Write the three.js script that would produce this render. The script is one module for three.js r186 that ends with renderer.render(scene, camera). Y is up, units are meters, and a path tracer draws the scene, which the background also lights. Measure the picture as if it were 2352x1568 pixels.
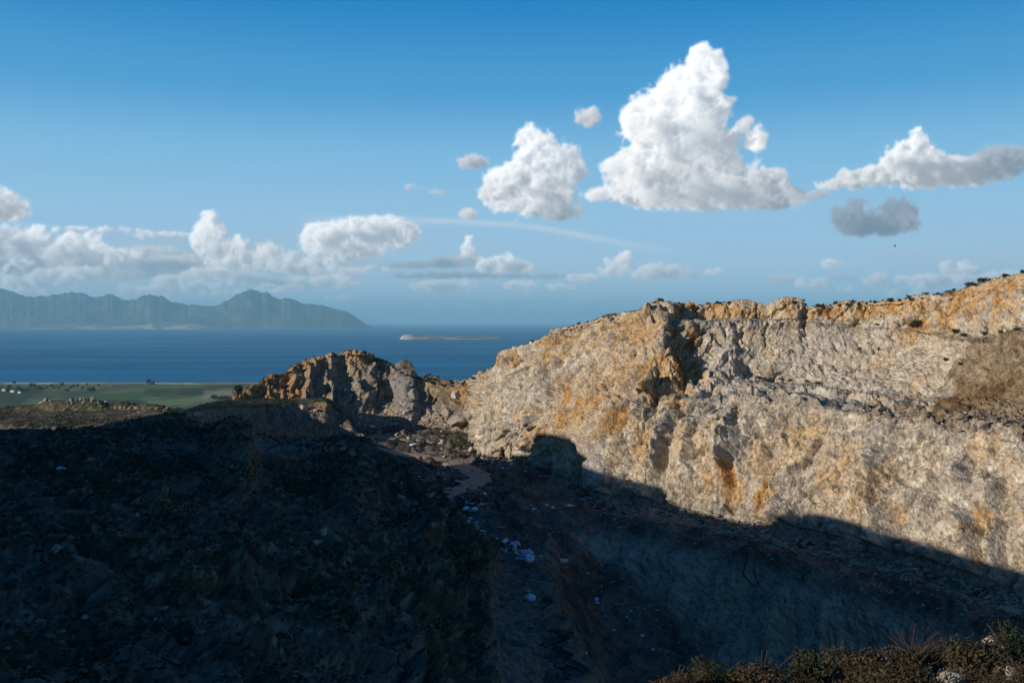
import * as THREE from 'three';
import { mergeGeometries, mergeVertices } from 'three/addons/utils/BufferGeometryUtils.js';

// ---------------------------------------------------------------- camera, sun, haze, exposure
const EYE = 150;                       // eye height above the sea, metres
const F = 2284, CX = 1176, HZ = 738;   // focal length, middle column and horizon row of the 2352 x 1568 survey frame
const scene = new THREE.Scene();
const camera = new THREE.PerspectiveCamera(2 * Math.atan(784 / F) * 180 / Math.PI, 2352 / 1568, 0.5, 400000);
camera.position.set(0, EYE, 0);
camera.lookAt(0, EYE, -100);
camera.setViewOffset(2352, 1568, 0, 784 - HZ, 2352, 1568);
const renderer = new THREE.WebGLRenderer({ antialias: true });
renderer.toneMapping = THREE.LinearToneMapping;
renderer.toneMappingExposure = 1.2;
renderer.shadowMap.enabled = true;
const SUN_H = [-0.84, 0.5426], SUN_TAN = 0.28;       // towards the sun: left and behind, 15.6 degrees up
const sun = new THREE.DirectionalLight(new THREE.Color().setRGB(1.0, 0.90, 0.79), 5.0);
sun.position.set(SUN_H[0] * 500, EYE + SUN_TAN * 500 - 20, SUN_H[1] * 500 - 150);
sun.target.position.set(0, EYE - 20, -150);
sun.castShadow = true; sun.shadow.radius = 0.6;
Object.assign(sun.shadow.camera, { left: -400, right: 400, top: 200, bottom: -200, near: 10, far: 1200 });
scene.add(sun, sun.target);
scene.fog = new THREE.FogExp2(new THREE.Color().setRGB(0.39, 0.79, 1.0), 4.4e-5);

// ---------------------------------------------------------------- noise
function rng(seed) { let a = seed >>> 0; return () => { a = (a + 0x6D2B79F5) | 0; let t = Math.imul(a ^ (a >>> 15), 1 | a); t = (t + Math.imul(t ^ (t >>> 7), 61 | t)) ^ t; return ((t ^ (t >>> 14)) >>> 0) / 4294967296; }; }
function hash3(i, j, k) { let h = Math.imul(i, 374761393) + Math.imul(j, 668265263) + Math.imul(k, 1274126177) | 0; h = Math.imul(h ^ (h >>> 13), 1274126177); return ((h ^ (h >>> 16)) >>> 0) / 4294967296; }
const sm = (a, b, x) => { const t = Math.min(1, Math.max(0, (x - a) / (b - a))); return t * t * (3 - 2 * t); };
const lerp = (a, b, t) => a + (b - a) * t;
const clamp = (x, a = 0, b = 1) => Math.min(b, Math.max(a, x));
function vn(x, y, z) {                                  // value noise, 0..1
  const i = Math.floor(x), j = Math.floor(y), k = Math.floor(z);
  let u = x - i, v = y - j, w = z - k; u = u * u * u * (u * (u * 6 - 15) + 10); v = v * v * v * (v * (v * 6 - 15) + 10); w = w * w * w * (w * (w * 6 - 15) + 10);
  const a = lerp(lerp(hash3(i, j, k), hash3(i + 1, j, k), u), lerp(hash3(i, j + 1, k), hash3(i + 1, j + 1, k), u), v);
  const b = lerp(lerp(hash3(i, j, k + 1), hash3(i + 1, j, k + 1), u), lerp(hash3(i, j + 1, k + 1), hash3(i + 1, j + 1, k + 1), u), v);
  return lerp(a, b, w);
}
function fbm(x, y, z, o = 4, g = 0.5) { let s = 0, a = 1, t = 0; for (let n = 0; n < o; n++) { s += a * vn(x, y, z); t += a; a *= g; const q = x, r = y; x = (q * .8 - r * .6) * 1.93 + 13.7; y = (q * .48 + r * .64 - z * .6) * 2.01 + 7.1; z = (q * .36 + r * .48 + z * .8) * 1.97 + 3.3; } return s / t; }
function ridged(x, y, z, o = 3) { let s = 0, a = 1, t = 0; for (let n = 0; n < o; n++) { s += a * (1 - Math.abs(2 * vn(x, y, z) - 1)); t += a; a *= 0.5; const q = x, r = y; x = (q * .8 - r * .6) * 2.03 + 5.2; y = (q * .6 + r * .8) * 1.97 + 1.3; z = z * 2.01 + 9.1; } return s / t; }
const W = { f1: 0, f2: 0, id: 0, x: 0, y: 0, z: 0 };
function worley(x, y, z) {
  const i = Math.floor(x), j = Math.floor(y), k = Math.floor(z); let f1 = 9, f2 = 9, id = 0, X = 0, Y = 0, Z = 0;
  for (let a = -1; a < 2; a++) for (let b = -1; b < 2; b++) for (let c = -1; c < 2; c++) {
    const p = i + a, q = j + b, r = k + c, h = hash3(p, q, r), dx = p + h - x, dy = q + (h * 57.31) % 1 - y, dz = r + (h * 911.7) % 1 - z, d = dx * dx + dy * dy + dz * dz;
    if (d < f1) { f2 = f1; f1 = d; id = (h * 7919.3) % 1; X = dx; Y = dy; Z = dz; } else if (d < f2) f2 = d;
  }
  W.f1 = Math.sqrt(f1); W.f2 = Math.sqrt(f2); W.id = id; W.x = X; W.y = Y; W.z = Z; return W;
}
/** broken plane facets: every cell a flat face with its own tilt */
function facets(x, y, z) { worley(x, y, z); const a = W.id; return (a - .5) * .9 + W.x * ((a * 17.3) % 1 - .5) * 2 + W.y * ((a * 91.7) % 1 - .5) * 2 + W.z * ((a * 53.9) % 1 - .5) * 2; }
const mix3 = (a, b, t) => [lerp(a[0], b[0], t), lerp(a[1], b[1], t), lerp(a[2], b[2], t)];

// ---------------------------------------------------------------- the sky: air and clouds, by direction
const SKW = 4096, SKH = 2048;
function makeSky() {
  const data = new Float32Array(SKW * SKH * 4);
  const stops = [[-90, .20, .36, .48], [0, .30, .46, .58], [1.0, .37, .52, .66], [3.0, .37, .54, .69], [5.5, .29, .50, .69], [9, .19, .43, .66], [13, .055, .285, .56], [18, .001, .175, .465], [28, .002, .10, .33], [50, .002, .044, .18], [90, .002, .03, .13]];
  // each: [name of bank] list of puffs in survey-frame directions: column, row, half width, half height, tone (1 sunlit white, 0 grey-blue)
  const clouds = [
    { base: 486, soft: .30, puffs: [[1612, 132, 34, 36, 1], [1652, 150, 22, 34, .85], [1596, 190, 72, 50, 1], [1548, 215, 40, 30, 1], [1585, 240, 95, 65, 1], [1495, 258, 60, 46, 1], [1470, 285, 40, 40, 1], [1640, 230, 40, 90, .9], [1560, 310, 125, 85, 1], [1628, 335, 72, 80, .9], [1440, 385, 55, 36, .95], [1520, 400, 130, 62, 1], [1650, 420, 125, 56, .9], [1740, 330, 26, 54, .95], [1712, 285, 24, 22, .6], [1600, 448, 215, 34, .95], [1772, 432, 62, 44, .6], [1800, 455, 75, 34, .35], [1420, 446, 85, 20, .9], [1860, 446, 50, 13, .35]] },
    { base: 505, soft: .32, puffs: [[1212, 318, 30, 32, 1], [1250, 328, 26, 32, .95], [1228, 365, 48, 46, 1], [1165, 412, 46, 34, 1], [1225, 425, 78, 50, .95], [1175, 470, 52, 36, 1], [1295, 385, 50, 52, .75], [1278, 478, 56, 30, .4], [1125, 440, 30, 20, .8]] },
    { base: 432, soft: .36, puffs: [[2110, 325, 24, 30, .95], [2096, 362, 62, 36, .95], [2130, 396, 112, 36, .85], [2220, 392, 90, 30, .55], [2296, 372, 58, 34, .2], [2340, 356, 34, 18, .2], [1962, 414, 44, 26, .8], [1916, 426, 40, 16, .75], [2010, 402, 40, 20, .8]] },
    { base: 545, soft: .36, puffs: [[1962, 500, 48, 40, .05], [2062, 486, 42, 32, 0], [2010, 520, 66, 22, .05], [2084, 508, 30, 24, .25]] },
    { base: 290, soft: .6, puffs: [[1350, 268, 28, 24, .55]] }, { base: 395, soft: .6, puffs: [[1088, 372, 36, 16, .45]] }, { base: 440, soft: .7, puffs: [[945, 428, 22, 10, .5], [1000, 448, 24, 12, .45]] }, { base: 503, soft: .6, puffs: [[1078, 492, 22, 13, .6]] },
    { base: 506, soft: .4, puffs: [[12, 478, 52, 30, .85], [-30, 470, 60, 40, .9]] },
    { base: 650, soft: .7, puffs: [[60, 600, 130, 40, .55], [250, 610, 160, 34, .5], [420, 612, 120, 26, .45], [20, 560, 80, 40, .6], [340, 590, 80, 24, .5]] },
    { base: 590, soft: .8, puffs: [[360, 540, 70, 9, .9], [200, 528, 110, 8, .85]] },
    { base: 640, soft: .5, puffs: [[84, 532, 22, 18, 1], [205, 550, 26, 20, 1], [150, 572, 44, 34, .95], [190, 590, 70, 36, .95], [130, 560, 28, 18, .95], [100, 550, 20, 14, 1], [165, 545, 18, 14, 1], [215, 572, 22, 18, 1], [245, 582, 20, 12, 1], [150, 600, 40, 22, .9], [40, 596, 40, 20, .8], [280, 586, 46, 13, .9], [70, 575, 80, 34, .7], [100, 612, 150, 26, .6], [-20, 560, 70, 40, .7]] },
    { base: 634, soft: .4, puffs: [[478, 520, 24, 34, 1], [490, 556, 40, 36, 1], [470, 548, 30, 30, 1], [545, 572, 26, 30, 1], [535, 606, 58, 24, 1], [616, 588, 36, 28, .9], [400, 600, 60, 14, .6]] },
    { base: 612, soft: .45, puffs: [[728, 545, 32, 32, 1], [770, 560, 70, 42, 1], [825, 545, 80, 42, .95], [890, 530, 60, 32, .85], [930, 540, 40, 24, .8]] },
    { base: 612, soft: .45, puffs: [[1076, 572, 16, 30, .95], [1082, 598, 32, 14, .9], [1040, 602, 60, 14, .25], [960, 614, 90, 13, .15]] },
    { base: 632, soft: .45, puffs: [[1130, 612, 34, 18, .95], [1165, 598, 30, 17, .95], [1180, 614, 44, 14, .8]] }, { base: 637, soft: .45, puffs: [[1432, 600, 22, 24, .95], [1412, 622, 36, 14, .9], [1398, 606, 16, 14, .8]] },
    { base: 640, soft: .5, puffs: [[1020, 632, 150, 9, .1], [1250, 634, 110, 7, .15]] },
    { base: 676, soft: .5, puffs: [[1000, 657, 56, 13, .75], [1060, 655, 34, 14, .8], [1195, 655, 40, 12, .85], [1285, 660, 34, 9, .8], [700, 645, 40, 20, .75], [640, 652, 40, 12, .3], [560, 640, 60, 16, .5]] },
    { base: 668, soft: .5, puffs: [[2120, 650, 36, 20, .8], [2220, 645, 110, 14, .75], [2320, 635, 80, 12, .7], [1800, 640, 40, 10, .4], [1590, 630, 24, 10, .3], [1940, 636, 36, 6, .25]] },
    { base: 634, soft: .6, puffs: [[60, 650, 110, 18, .7], [330, 640, 140, 22, .4], [10, 610, 60, 18, .2], [360, 606, 90, 14, .25]] },
  ];
  // a loose bank of small heads low over the sea
  const Q = rng(17);
  for (let n = 0; n < 46; n++) {
    const c = -60 + Q() * (n < 30 ? 950 : 2300), r = 600 + Q() * 85, w = 10 + Q() * Q() * 34, g = { base: r + w * .45, soft: .55, puffs: [] };
    for (let k = 0; k < 5; k++) g.puffs.push([c + (Q() - .5) * w * 3.2, r + (Q() - .5) * w * .5, w * (.5 + Q() * .6), w * (.3 + Q() * .35), .55 + .4 * Q()]);
    clouds.push(g);
  }
  // the same fair-weather clouds stand all round the horizon
  const R = rng(91);
  for (let n = 0; n < 34; n++) {
    const c = 2900 + R() * 8600, r = 735 - (40 + R() * R() * 330), w = 40 + R() * 120, g = { base: r + w * .5, soft: .4, puffs: [] };
    for (let k = 0; k < 7; k++) g.puffs.push([c + (R() - .5) * w * 2, r + (R() - .6) * w * .6, w * (.3 + R() * .4), w * (.25 + R() * .3), .3 + .7 * R()]);
    clouds.push(g);
  }
  for (const c of clouds) { let x0 = 1e9, x1 = -1e9, y0 = 1e9, y1 = -1e9; for (const p of c.puffs) { x0 = Math.min(x0, p[0] - p[2] * 1.7); x1 = Math.max(x1, p[0] + p[2] * 1.7); y0 = Math.min(y0, p[1] - p[3] * 1.7); y1 = Math.max(y1, p[1] + p[3] * 1.7); } const big = c.puffs.map((p) => Math.min(p[2], p[3])).sort((a, b) => b - a); Object.assign(c, { x0, x1, y0, y1, size: (big[0] + (big[1] ?? big[0])) / 2 }); }
  const field = (c, x, y) => {
    let s = 0, t = 0, ts = 0;
    for (const p of c.puffs) { const a = (x - p[0]) / p[2], b = (y - p[1]) / p[3], q = 1 - (a * a + b * b) / 2.2; if (q > 0) { const v = q * q; s = 1 - (1 - s) * (1 - v); t += v * p[4]; ts += v; } }
    return [s, ts ? t / ts : 0];
  };
  const billow = (x, y, z, o, ns) => { x /= ns; y /= ns; z /= ns; const w = 26 * (vn(x / 44, y / 44, z / 44) - .5); x += w; y -= w * .7; let s = 0, t = 0, g = 1, f = 1 / 62; for (let n = 0; n < o; n++) { const q = x; x = q * .76 - y * .65; y = q * .65 + y * .76; const b = vn(x * f + n * 9.1, y * f, z * f + n); s += g * (n < 3 ? Math.abs(2 * b - 1) * .95 : 1 - b); t += g; g *= .60; f *= 2.13; } return s / t; };
  // how much cloud there is at a point of a bank: ellipsoids eaten away by billows
  const thick = (c, x, y, z, o, ns) => {
    let s = 0, k = 1;
    for (const p of c.puffs) { const a = (x - p[0]) / p[2], b = (y - p[1]) / p[3], d = z / (.55 * (p[2] + p[3])), q = 1 - (a * a + b * b + d * d) / (c.size > 60 ? 1.68 : 1.95); if (q > 0) k *= 1 - q; }
    s = 1 - k; if (s < .03) return 0;
    const flat = sm(c.base + 8, c.base - 10, y + 8 * (vn(x / 26, z / 26, 4.4) - .5));
    return flat ? flat * clamp((s * .95 - billow(x, y, z, o, ns) * 2.2 + .20) * 5.2 * (1.25 - c.soft)) : 0;
  };
  const tanRow = [];
  for (let j = 0; j < SKH; j++) {
    const el = ((j + .5) / SKH - .5) * 180;
    let k = 0; while (k < stops.length - 2 && stops[k + 1][0] < el) k++;
    const A = stops[k], B = stops[k + 1], t = clamp((el - A[0]) / (B[0] - A[0])), te = t * t * (3 - 2 * t) * .35 + t * .65;
    const row = [lerp(A[1], B[1], te), lerp(A[2], B[2], te), lerp(A[3], B[3], te)];
    tanRow.push([el, row]);
  }
  for (let j = 0; j < SKH; j++) for (let i = 0; i < SKW; i++) {
    const [el, row] = tanRow[j], o = (j * SKW + i) * 4;
    data[o] = row[0]; data[o + 1] = row[1]; data[o + 2] = row[2]; data[o + 3] = 1;
    if (el < -.5 || el > 32) continue;
    // column and row: inside the frame's half space the survey frame itself, further round an even angle
    const az = ((i + .5) / SKW - .5) * 2 * Math.PI;            // atan2(z, x)
    let rel = az + Math.PI / 2; if (rel > Math.PI) rel -= 2 * Math.PI; if (rel < -Math.PI) rel += 2 * Math.PI;   // 0 straight ahead, + right
    const e = el * Math.PI / 180; let x, y;
    if (Math.abs(rel) < .62) { x = CX + F * Math.tan(rel); y = HZ - F * Math.tan(e) / Math.cos(rel); }
    else { const far = rel > 0 ? rel : rel + 2 * Math.PI; x = CX + F * (Math.tan(.62) + (far - .62) * 1.5); y = HZ - F * Math.tan(e) * 1.2; if (rel < 0 && rel > -.9) x = CX - F * (Math.tan(.62) + (-.62 - rel) * 1.5); }
    // glow of the low sun in the air, and a thin veil near the sea
    const sunRel = Math.atan2(SUN_H[0], -SUN_H[1]); let ds = Math.abs(rel - sunRel); if (ds > Math.PI) ds = 2 * Math.PI - ds;
    const lift = Math.exp(-ds * ds / 1.1) * .12 * Math.exp(-Math.max(0, el) / 16);
    data[o] += lift * .9; data[o + 1] += lift; data[o + 2] += lift * .85;
    const warm = fbm(x / 420, y / 60, 3.1, 4), veil = sm(.48, .72, warm) * sm(470, 600, y) * (1 - sm(690, 740, y)) * .42 + sm(.36, .62, fbm(x / 150 + 3, y / 38, 7.1, 5, .6)) * sm(515, 560, y) * (1 - sm(660, 730, y)) * (1 - sm(800, 1250, x)) * sm(-900, -100, x) * .75;
    for (let q = 0; q < 3; q++) data[o + q] = lerp(data[o + q], [.40, .47, .56][q], veil);
    if (x > 560 && x < 1640) {                                // the long thin arc of high cloud
      const yc = 500 + Math.max(0, x - 880) * .05 + sm(1150, 1600, x) * 44, d = (y - yc), wv = fbm(x / 60, y / 18, 8.2, 3);
      const a = Math.exp(-d * d / (d < 0 ? 30 : 60 + (x < 1000 ? 1500 * sm(1000, 760, x) : 0))) * sm(640, 860, x) * (1 - sm(1350, 1640, x)) * (.25 + .5 * wv);
      for (let q = 0; q < 3; q++) data[o + q] = lerp(data[o + q], [.62, .66, .72][q], a * .95);
    }
    for (const c of clouds) {
      if (x < c.x0 || x > c.x1 || y < c.y0 || y > c.y1) continue;
      const [s, tone] = field(c, x, y); if (s <= .02) continue;
      const inView = x > -60 && x < 2420, ns = clamp(c.size / 90, .38, 1), zr = c.size * 1.1, N = inView ? 20 : 9, st = 2 * zr / N, sig = .075 / ns;
      let T = 1, sunny = 0, shade = 0;
      for (let q = 0; q < N && T > .02; q++) {
        const z = zr - (q + .5) * st, d = thick(c, x, y, z, inView ? 6 : 4, ns); if (d < .01) continue;
        let dep = 0; for (let w = 1; w < 6; w++) { const e = w * w * 2.2 * ns + w * 3 * ns; dep += thick(c, x - e * .80, y - e * .34, z + e * .49, 4, ns) * (2 * w * 2.2 + 3) * ns; }
        const al = 1 - Math.exp(-d * sig * st), l = Math.exp(-dep * sig * .42) * .70 + Math.exp(-dep * sig * .06) * .30;
        sunny += T * al * l; shade += T * al * (1 - .45 * sm(c.y0, c.base, y)); T *= 1 - al;
      }
      const a = 1 - T; if (a < .004) continue;
      const dim = sm(500, 700, y) * .34, tn = .15 + .85 * tone;     // further clouds sink into the air
      const top = [sunny * tn * 1.02 + shade * .16, sunny * tn * .945 + shade * .225, sunny * tn * .85 + shade * .32];
      for (let q = 0; q < 3; q++) data[o + q] = data[o + q] * (1 - a * (1 - dim * .2)) + (1 - dim * .2) * lerp(top[q], [.38, .48, .60][q] * a, dim);
    }
  }
  const t = new THREE.DataTexture(data, SKW, SKH, THREE.RGBAFormat, THREE.FloatType);
  t.mapping = THREE.EquirectangularReflectionMapping; t.magFilter = t.minFilter = THREE.LinearFilter; t.needsUpdate = true;
  return t;
}
scene.background = makeSky();
scene.environment = scene.background;

// ---------------------------------------------------------------- helpers
const U = (px, py, d) => new THREE.Vector3((px - CX) * d / F, EYE - (py - HZ) * d / F, -d);
const taken = new Map();
function numbered(n) { const k = taken.get(n) || 0; taken.set(n, k + 1); return k ? n + '_' + String(k).padStart(3, '0') : n; }
function tag(o, label, category, group, kind) { o.userData = { label, category }; if (group) o.userData.group = group; if (kind) o.userData.kind = kind; return o; }
function put(o, name) { o.name = numbered(name); o.traverse((m) => { if (m.isMesh) { m.castShadow = true; m.receiveShadow = true; } }); scene.add(o); return o; }
const std = (c, r = 1, extra = {}) => new THREE.MeshPhysicalMaterial({ color: new THREE.Color().setRGB(...c), roughness: r, specularIntensity: .25, ...extra });
const painted = (r = 1) => new THREE.MeshPhysicalMaterial({ color: 0xffffff, vertexColors: true, roughness: r, specularIntensity: .2 });
// monotone cubic through [x, y] knots
function curve(k) {
  const n = k.length, m = new Array(n).fill(0), s = [];
  for (let i = 0; i < n - 1; i++) s.push((k[i + 1][1] - k[i][1]) / (k[i + 1][0] - k[i][0]));
  for (let i = 1; i < n - 1; i++) m[i] = s[i - 1] * s[i] <= 0 ? 0 : 2 * s[i - 1] * s[i] / (s[i - 1] + s[i]);
  m[0] = s[0] || 0; m[n - 1] = s[n - 2] || 0;
  return (x) => {
    if (x <= k[0][0]) return k[0][1]; if (x >= k[n - 1][0]) return k[n - 1][1];
    let i = 0; while (x > k[i + 1][0]) i++;
    const h = k[i + 1][0] - k[i][0], t = (x - k[i][0]) / h, t2 = t * t, t3 = t2 * t;
    return (2 * t3 - 3 * t2 + 1) * k[i][1] + (t3 - 2 * t2 + t) * h * m[i] + (-2 * t3 + 3 * t2) * k[i + 1][1] + (t3 - t2) * h * m[i + 1];
  };
}
function gridGeometry(P, C, nc, nr) {
  const g = new THREE.BufferGeometry(), ix = new Uint32Array((nc - 1) * (nr - 1) * 6); let k = 0;
  for (let j = 0; j < nr - 1; j++) for (let i = 0; i < nc - 1; i++) { const a = j * nc + i, b = a + 1, c = a + nc, d = c + 1; ix[k++] = a; ix[k++] = c; ix[k++] = b; ix[k++] = b; ix[k++] = c; ix[k++] = d; }
  g.setAttribute('position', new THREE.BufferAttribute(P, 3)); if (C) g.setAttribute('color', new THREE.BufferAttribute(C, 3));
  g.setIndex(new THREE.BufferAttribute(ix, 1)); g.computeVertexNormals(); return g;
}
/** A terrain sheet strung between feature lines (each a list of [column, row, distance]); bump(p, n, at) moves a point along its normal, colour(p, at) gives its base colour. */
function sheet({ lines, px0, px1, cols, rows, bump, colour, after }) {
  const L = lines.map((l) => ({ y: curve(l.map((p) => [p[0], p[1]])), d: curve(l.map((p) => [p[0], p[2]])) }));
  const nr = rows.reduce((a, b) => a + b, 0) + 1, nc = cols, B = new Float32Array(nc * nr * 3), at = [];
  for (let i = 0; i < nc; i++) {
    const px = lerp(px0, px1, i / (nc - 1)), col = L.map((l) => [l.y(px), l.d(px)]); let j = 0;
    for (let k = 0; k < rows.length; k++) for (let r = 0; r < rows[k] + (k === rows.length - 1 ? 1 : 0); r++, j++) {
      const t = r / rows[k], py = lerp(col[k][0], col[k + 1][0], t), d = lerp(col[k][1], col[k + 1][1], t), o = (j * nc + i) * 3;
      B[o] = (px - CX) * d / F; B[o + 1] = EYE - (py - HZ) * d / F; B[o + 2] = -d; at[j * nc + i] = { px, py, d, line: k + t, i, j };
    }
  }
  const P = new Float32Array(B.length), C = new Float32Array(B.length), n = new THREE.Vector3(), a = new THREE.Vector3(), b = new THREE.Vector3(), p = new THREE.Vector3();
  for (let j = 0; j < nr; j++) for (let i = 0; i < nc; i++) {
    const o = (j * nc + i) * 3, il = Math.max(0, i - 6), ir = Math.min(nc - 1, i + 6), ju = Math.max(0, j - 6), jd = Math.min(nr - 1, j + 6);
    a.fromArray(B, (j * nc + ir) * 3).sub(p.fromArray(B, (j * nc + il) * 3)); b.fromArray(B, (ju * nc + i) * 3).sub(p.fromArray(B, (jd * nc + i) * 3)); n.crossVectors(a, b).normalize();
    p.fromArray(B, o); const h = bump(p, n, at[j * nc + i]); p.addScaledVector(n, h); if (after) after(p, at[j * nc + i]); p.toArray(P, o);
    const c = colour(p, at[j * nc + i], n); C[o] = c[0]; C[o + 1] = c[1]; C[o + 2] = c[2];
  }
  const g = gridGeometry(P, C, nc, nr);
  g.userData = { nc, nr };
  /** the surface point nearest the eye that shows at a column and row */
  g.seen = (px, py, tol = 5) => {
    let best = -1, bd = 1e9, near = -1, nd = 1e9;
    for (let v = 0; v < P.length; v += 3) { const d = -P[v + 2]; if (d < 1) continue; const x = CX + P[v] * F / d - px, y = HZ + (EYE - P[v + 1]) * F / d - py, q = x * x + y * y; if (q < nd) { nd = q; near = v; } if (q < tol * tol && d < bd) { bd = d; best = v; } }
    const v = best < 0 ? near : best; return new THREE.Vector3(P[v], P[v + 1], P[v + 2]);
  };
  return g;
}
const spots = (list, px, py) => { let s = 0; for (const [x, y, rx, ry, k = 1, slant = 0] of list) { const dx = px - x + (py - y) * slant, q = 1 - (dx / rx) ** 2 - ((py - y) / ry) ** 2; if (q > -1) s = Math.max(s, k * (q + 1) / 2); } return s; };
function segDist(px, py, line) { let m = 1e9, tt = 0; for (let i = 0; i < line.length - 1; i++) { const [ax, ay] = line[i], [bx, by] = line[i + 1], vx = bx - ax, vy = by - ay, t = clamp(((px - ax) * vx + (py - ay) * vy) / (vx * vx + vy * vy)), d = Math.hypot(px - ax - vx * t, py - ay - vy * t); if (d < m) { m = d; tt = (i + t) / (line.length - 1); } } return [m, tt]; }
console.log('sky done');

// ---------------------------------------------------------------- fine rock and soil grain, 40 m to the tile
function grainMaps() {
  const N = 1024, hp = (i, j, p, s) => hash3(((i % p) + p) % p, ((j % p) + p) % p, s);
  const vp = (x, y, p, s) => { const i = Math.floor(x), j = Math.floor(y); let u = x - i, v = y - j; u = u * u * (3 - 2 * u); v = v * v * (3 - 2 * v); return lerp(lerp(hp(i, j, p, s), hp(i + 1, j, p, s), u), lerp(hp(i, j + 1, p, s), hp(i + 1, j + 1, p, s), u), v); };
  const wp = (x, y, p, s) => { const i = Math.floor(x), j = Math.floor(y); let f = 9, id = 0, X = 0, Y = 0; for (let a = -1; a < 2; a++) for (let b = -1; b < 2; b++) { const h = hp(i + a, j + b, p, s), dx = i + a + h - x, dy = j + b + (h * 57.31) % 1 - y, d = dx * dx + dy * dy; if (d < f) { f = d; id = (h * 791.3) % 1; X = dx; Y = dy; } } return id * .8 + X * ((id * 17.3) % 1 - .5) * 1.6 + Y * ((id * 91.7) % 1 - .5) * 1.6; };
  const H = new Uint8Array(N * N * 4), C = new Uint8Array(N * N * 4);
  for (let j = 0; j < N; j++) for (let i = 0; i < N; i++) {
    const u = i / N, v = j / N, o = (j * N + i) * 4, w = (vp(u * 30, v * 30, 30, 1) - .5) * .02, x = u + w, y = v - w;
    const n = .5 * vp(u * 26, v * 26, 26, 4) + .28 * vp(u * 60, v * 60, 60, 5) + .22 * vp(u * 140, v * 140, 140, 6);
    const big = wp(((x % 1) + 1) % 1 * 24, ((y % 1) + 1) % 1 * 24, 24, 3), sml = wp(u * 64, v * 64, 64, 8);
    const h = clamp(.12 + .34 * big + .26 * sml + .42 * n - .12); H[o] = H[o + 1] = H[o + 2] = 255 * h; H[o + 3] = 255;
    const k = clamp(.95 + .36 * (vp(u * 90, v * 90, 90, 11) - .5) + .24 * (vp(u * 36, v * 36, 36, 12) - .5) + .10 * (sml - .4), .5, 1); C[o] = C[o + 1] = C[o + 2] = 255 * k; C[o + 3] = 255;
  }
  return [H, C].map((d, q) => { const t = new THREE.DataTexture(d, N, N); t.wrapS = t.wrapT = THREE.RepeatWrapping; t.magFilter = THREE.LinearFilter; if (q) t.colorSpace = THREE.SRGBColorSpace; t.needsUpdate = true; return t; });
}
const [grainH, grainC] = grainMaps();
const rocky = (relief) => new THREE.MeshPhysicalMaterial({ color: 0xffffff, vertexColors: true, roughness: 1, specularIntensity: .2, map: grainC, bumpMap: grainH, bumpScale: relief });
function metreUV(g, f) { const p = g.attributes.position, uv = new Float32Array(p.count * 2); for (let i = 0; i < p.count; i++) { const [u, v] = f(p.getX(i), p.getY(i), p.getZ(i)); uv[2 * i] = u / 40; uv[2 * i + 1] = v / 40; } g.setAttribute('uv', new THREE.BufferAttribute(uv, 2)); return g; }
// ---------------------------------------------------------------- the great quarry face on the right
const crestA = [[1020, 884, 352], [1060, 872, 345], [1085, 866, 338], [1112, 858, 330], [1138, 838, 322], [1146, 812, 319], [1175, 799, 315], [1205, 790, 310], [1240, 779, 303], [1282, 754, 295], [1320, 745, 288], [1360, 733, 282], [1400, 716, 276], [1440, 712, 271], [1480, 702, 267], [1502, 692, 266], [1540, 695, 266], [1580, 694, 267], [1700, 698, 265], [1740, 703, 264], [1762, 711, 263], [1782, 700, 262], [1810, 690, 260], [1840, 692, 259], [1870, 703, 259], [1900, 700, 258], [1950, 694, 256], [2000, 690, 253], [2060, 686, 249], [2120, 680, 245], [2180, 664, 239], [2212, 655, 235], [2260, 638, 229], [2300, 630, 223], [2352, 620, 215], [2520, 596, 195]];
const behindA = crestA.map(([x, y, d]) => [x, HZ + ((y - HZ) * d + 3 * F) / (d + 30), d + 30]), skirtA = crestA.map(([x, y, d]) => [x, HZ + 60 * F / (d + 150), d + 150]);
const footA = [[1020, 1030], [1080, 1042], [1100, 1050], [1140, 1057], [1180, 1055], [1220, 1065], [1270, 1085], [1300, 1110], [1350, 1140], [1400, 1165], [1480, 1172], [1540, 1180], [1600, 1195], [1700, 1215], [1800, 1240], [1900, 1260], [2000, 1290], [2100, 1320], [2200, 1350], [2352, 1400], [2520, 1455]].map(([x, y]) => [x, y, 42.3 * F / (y - HZ)]);
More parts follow.
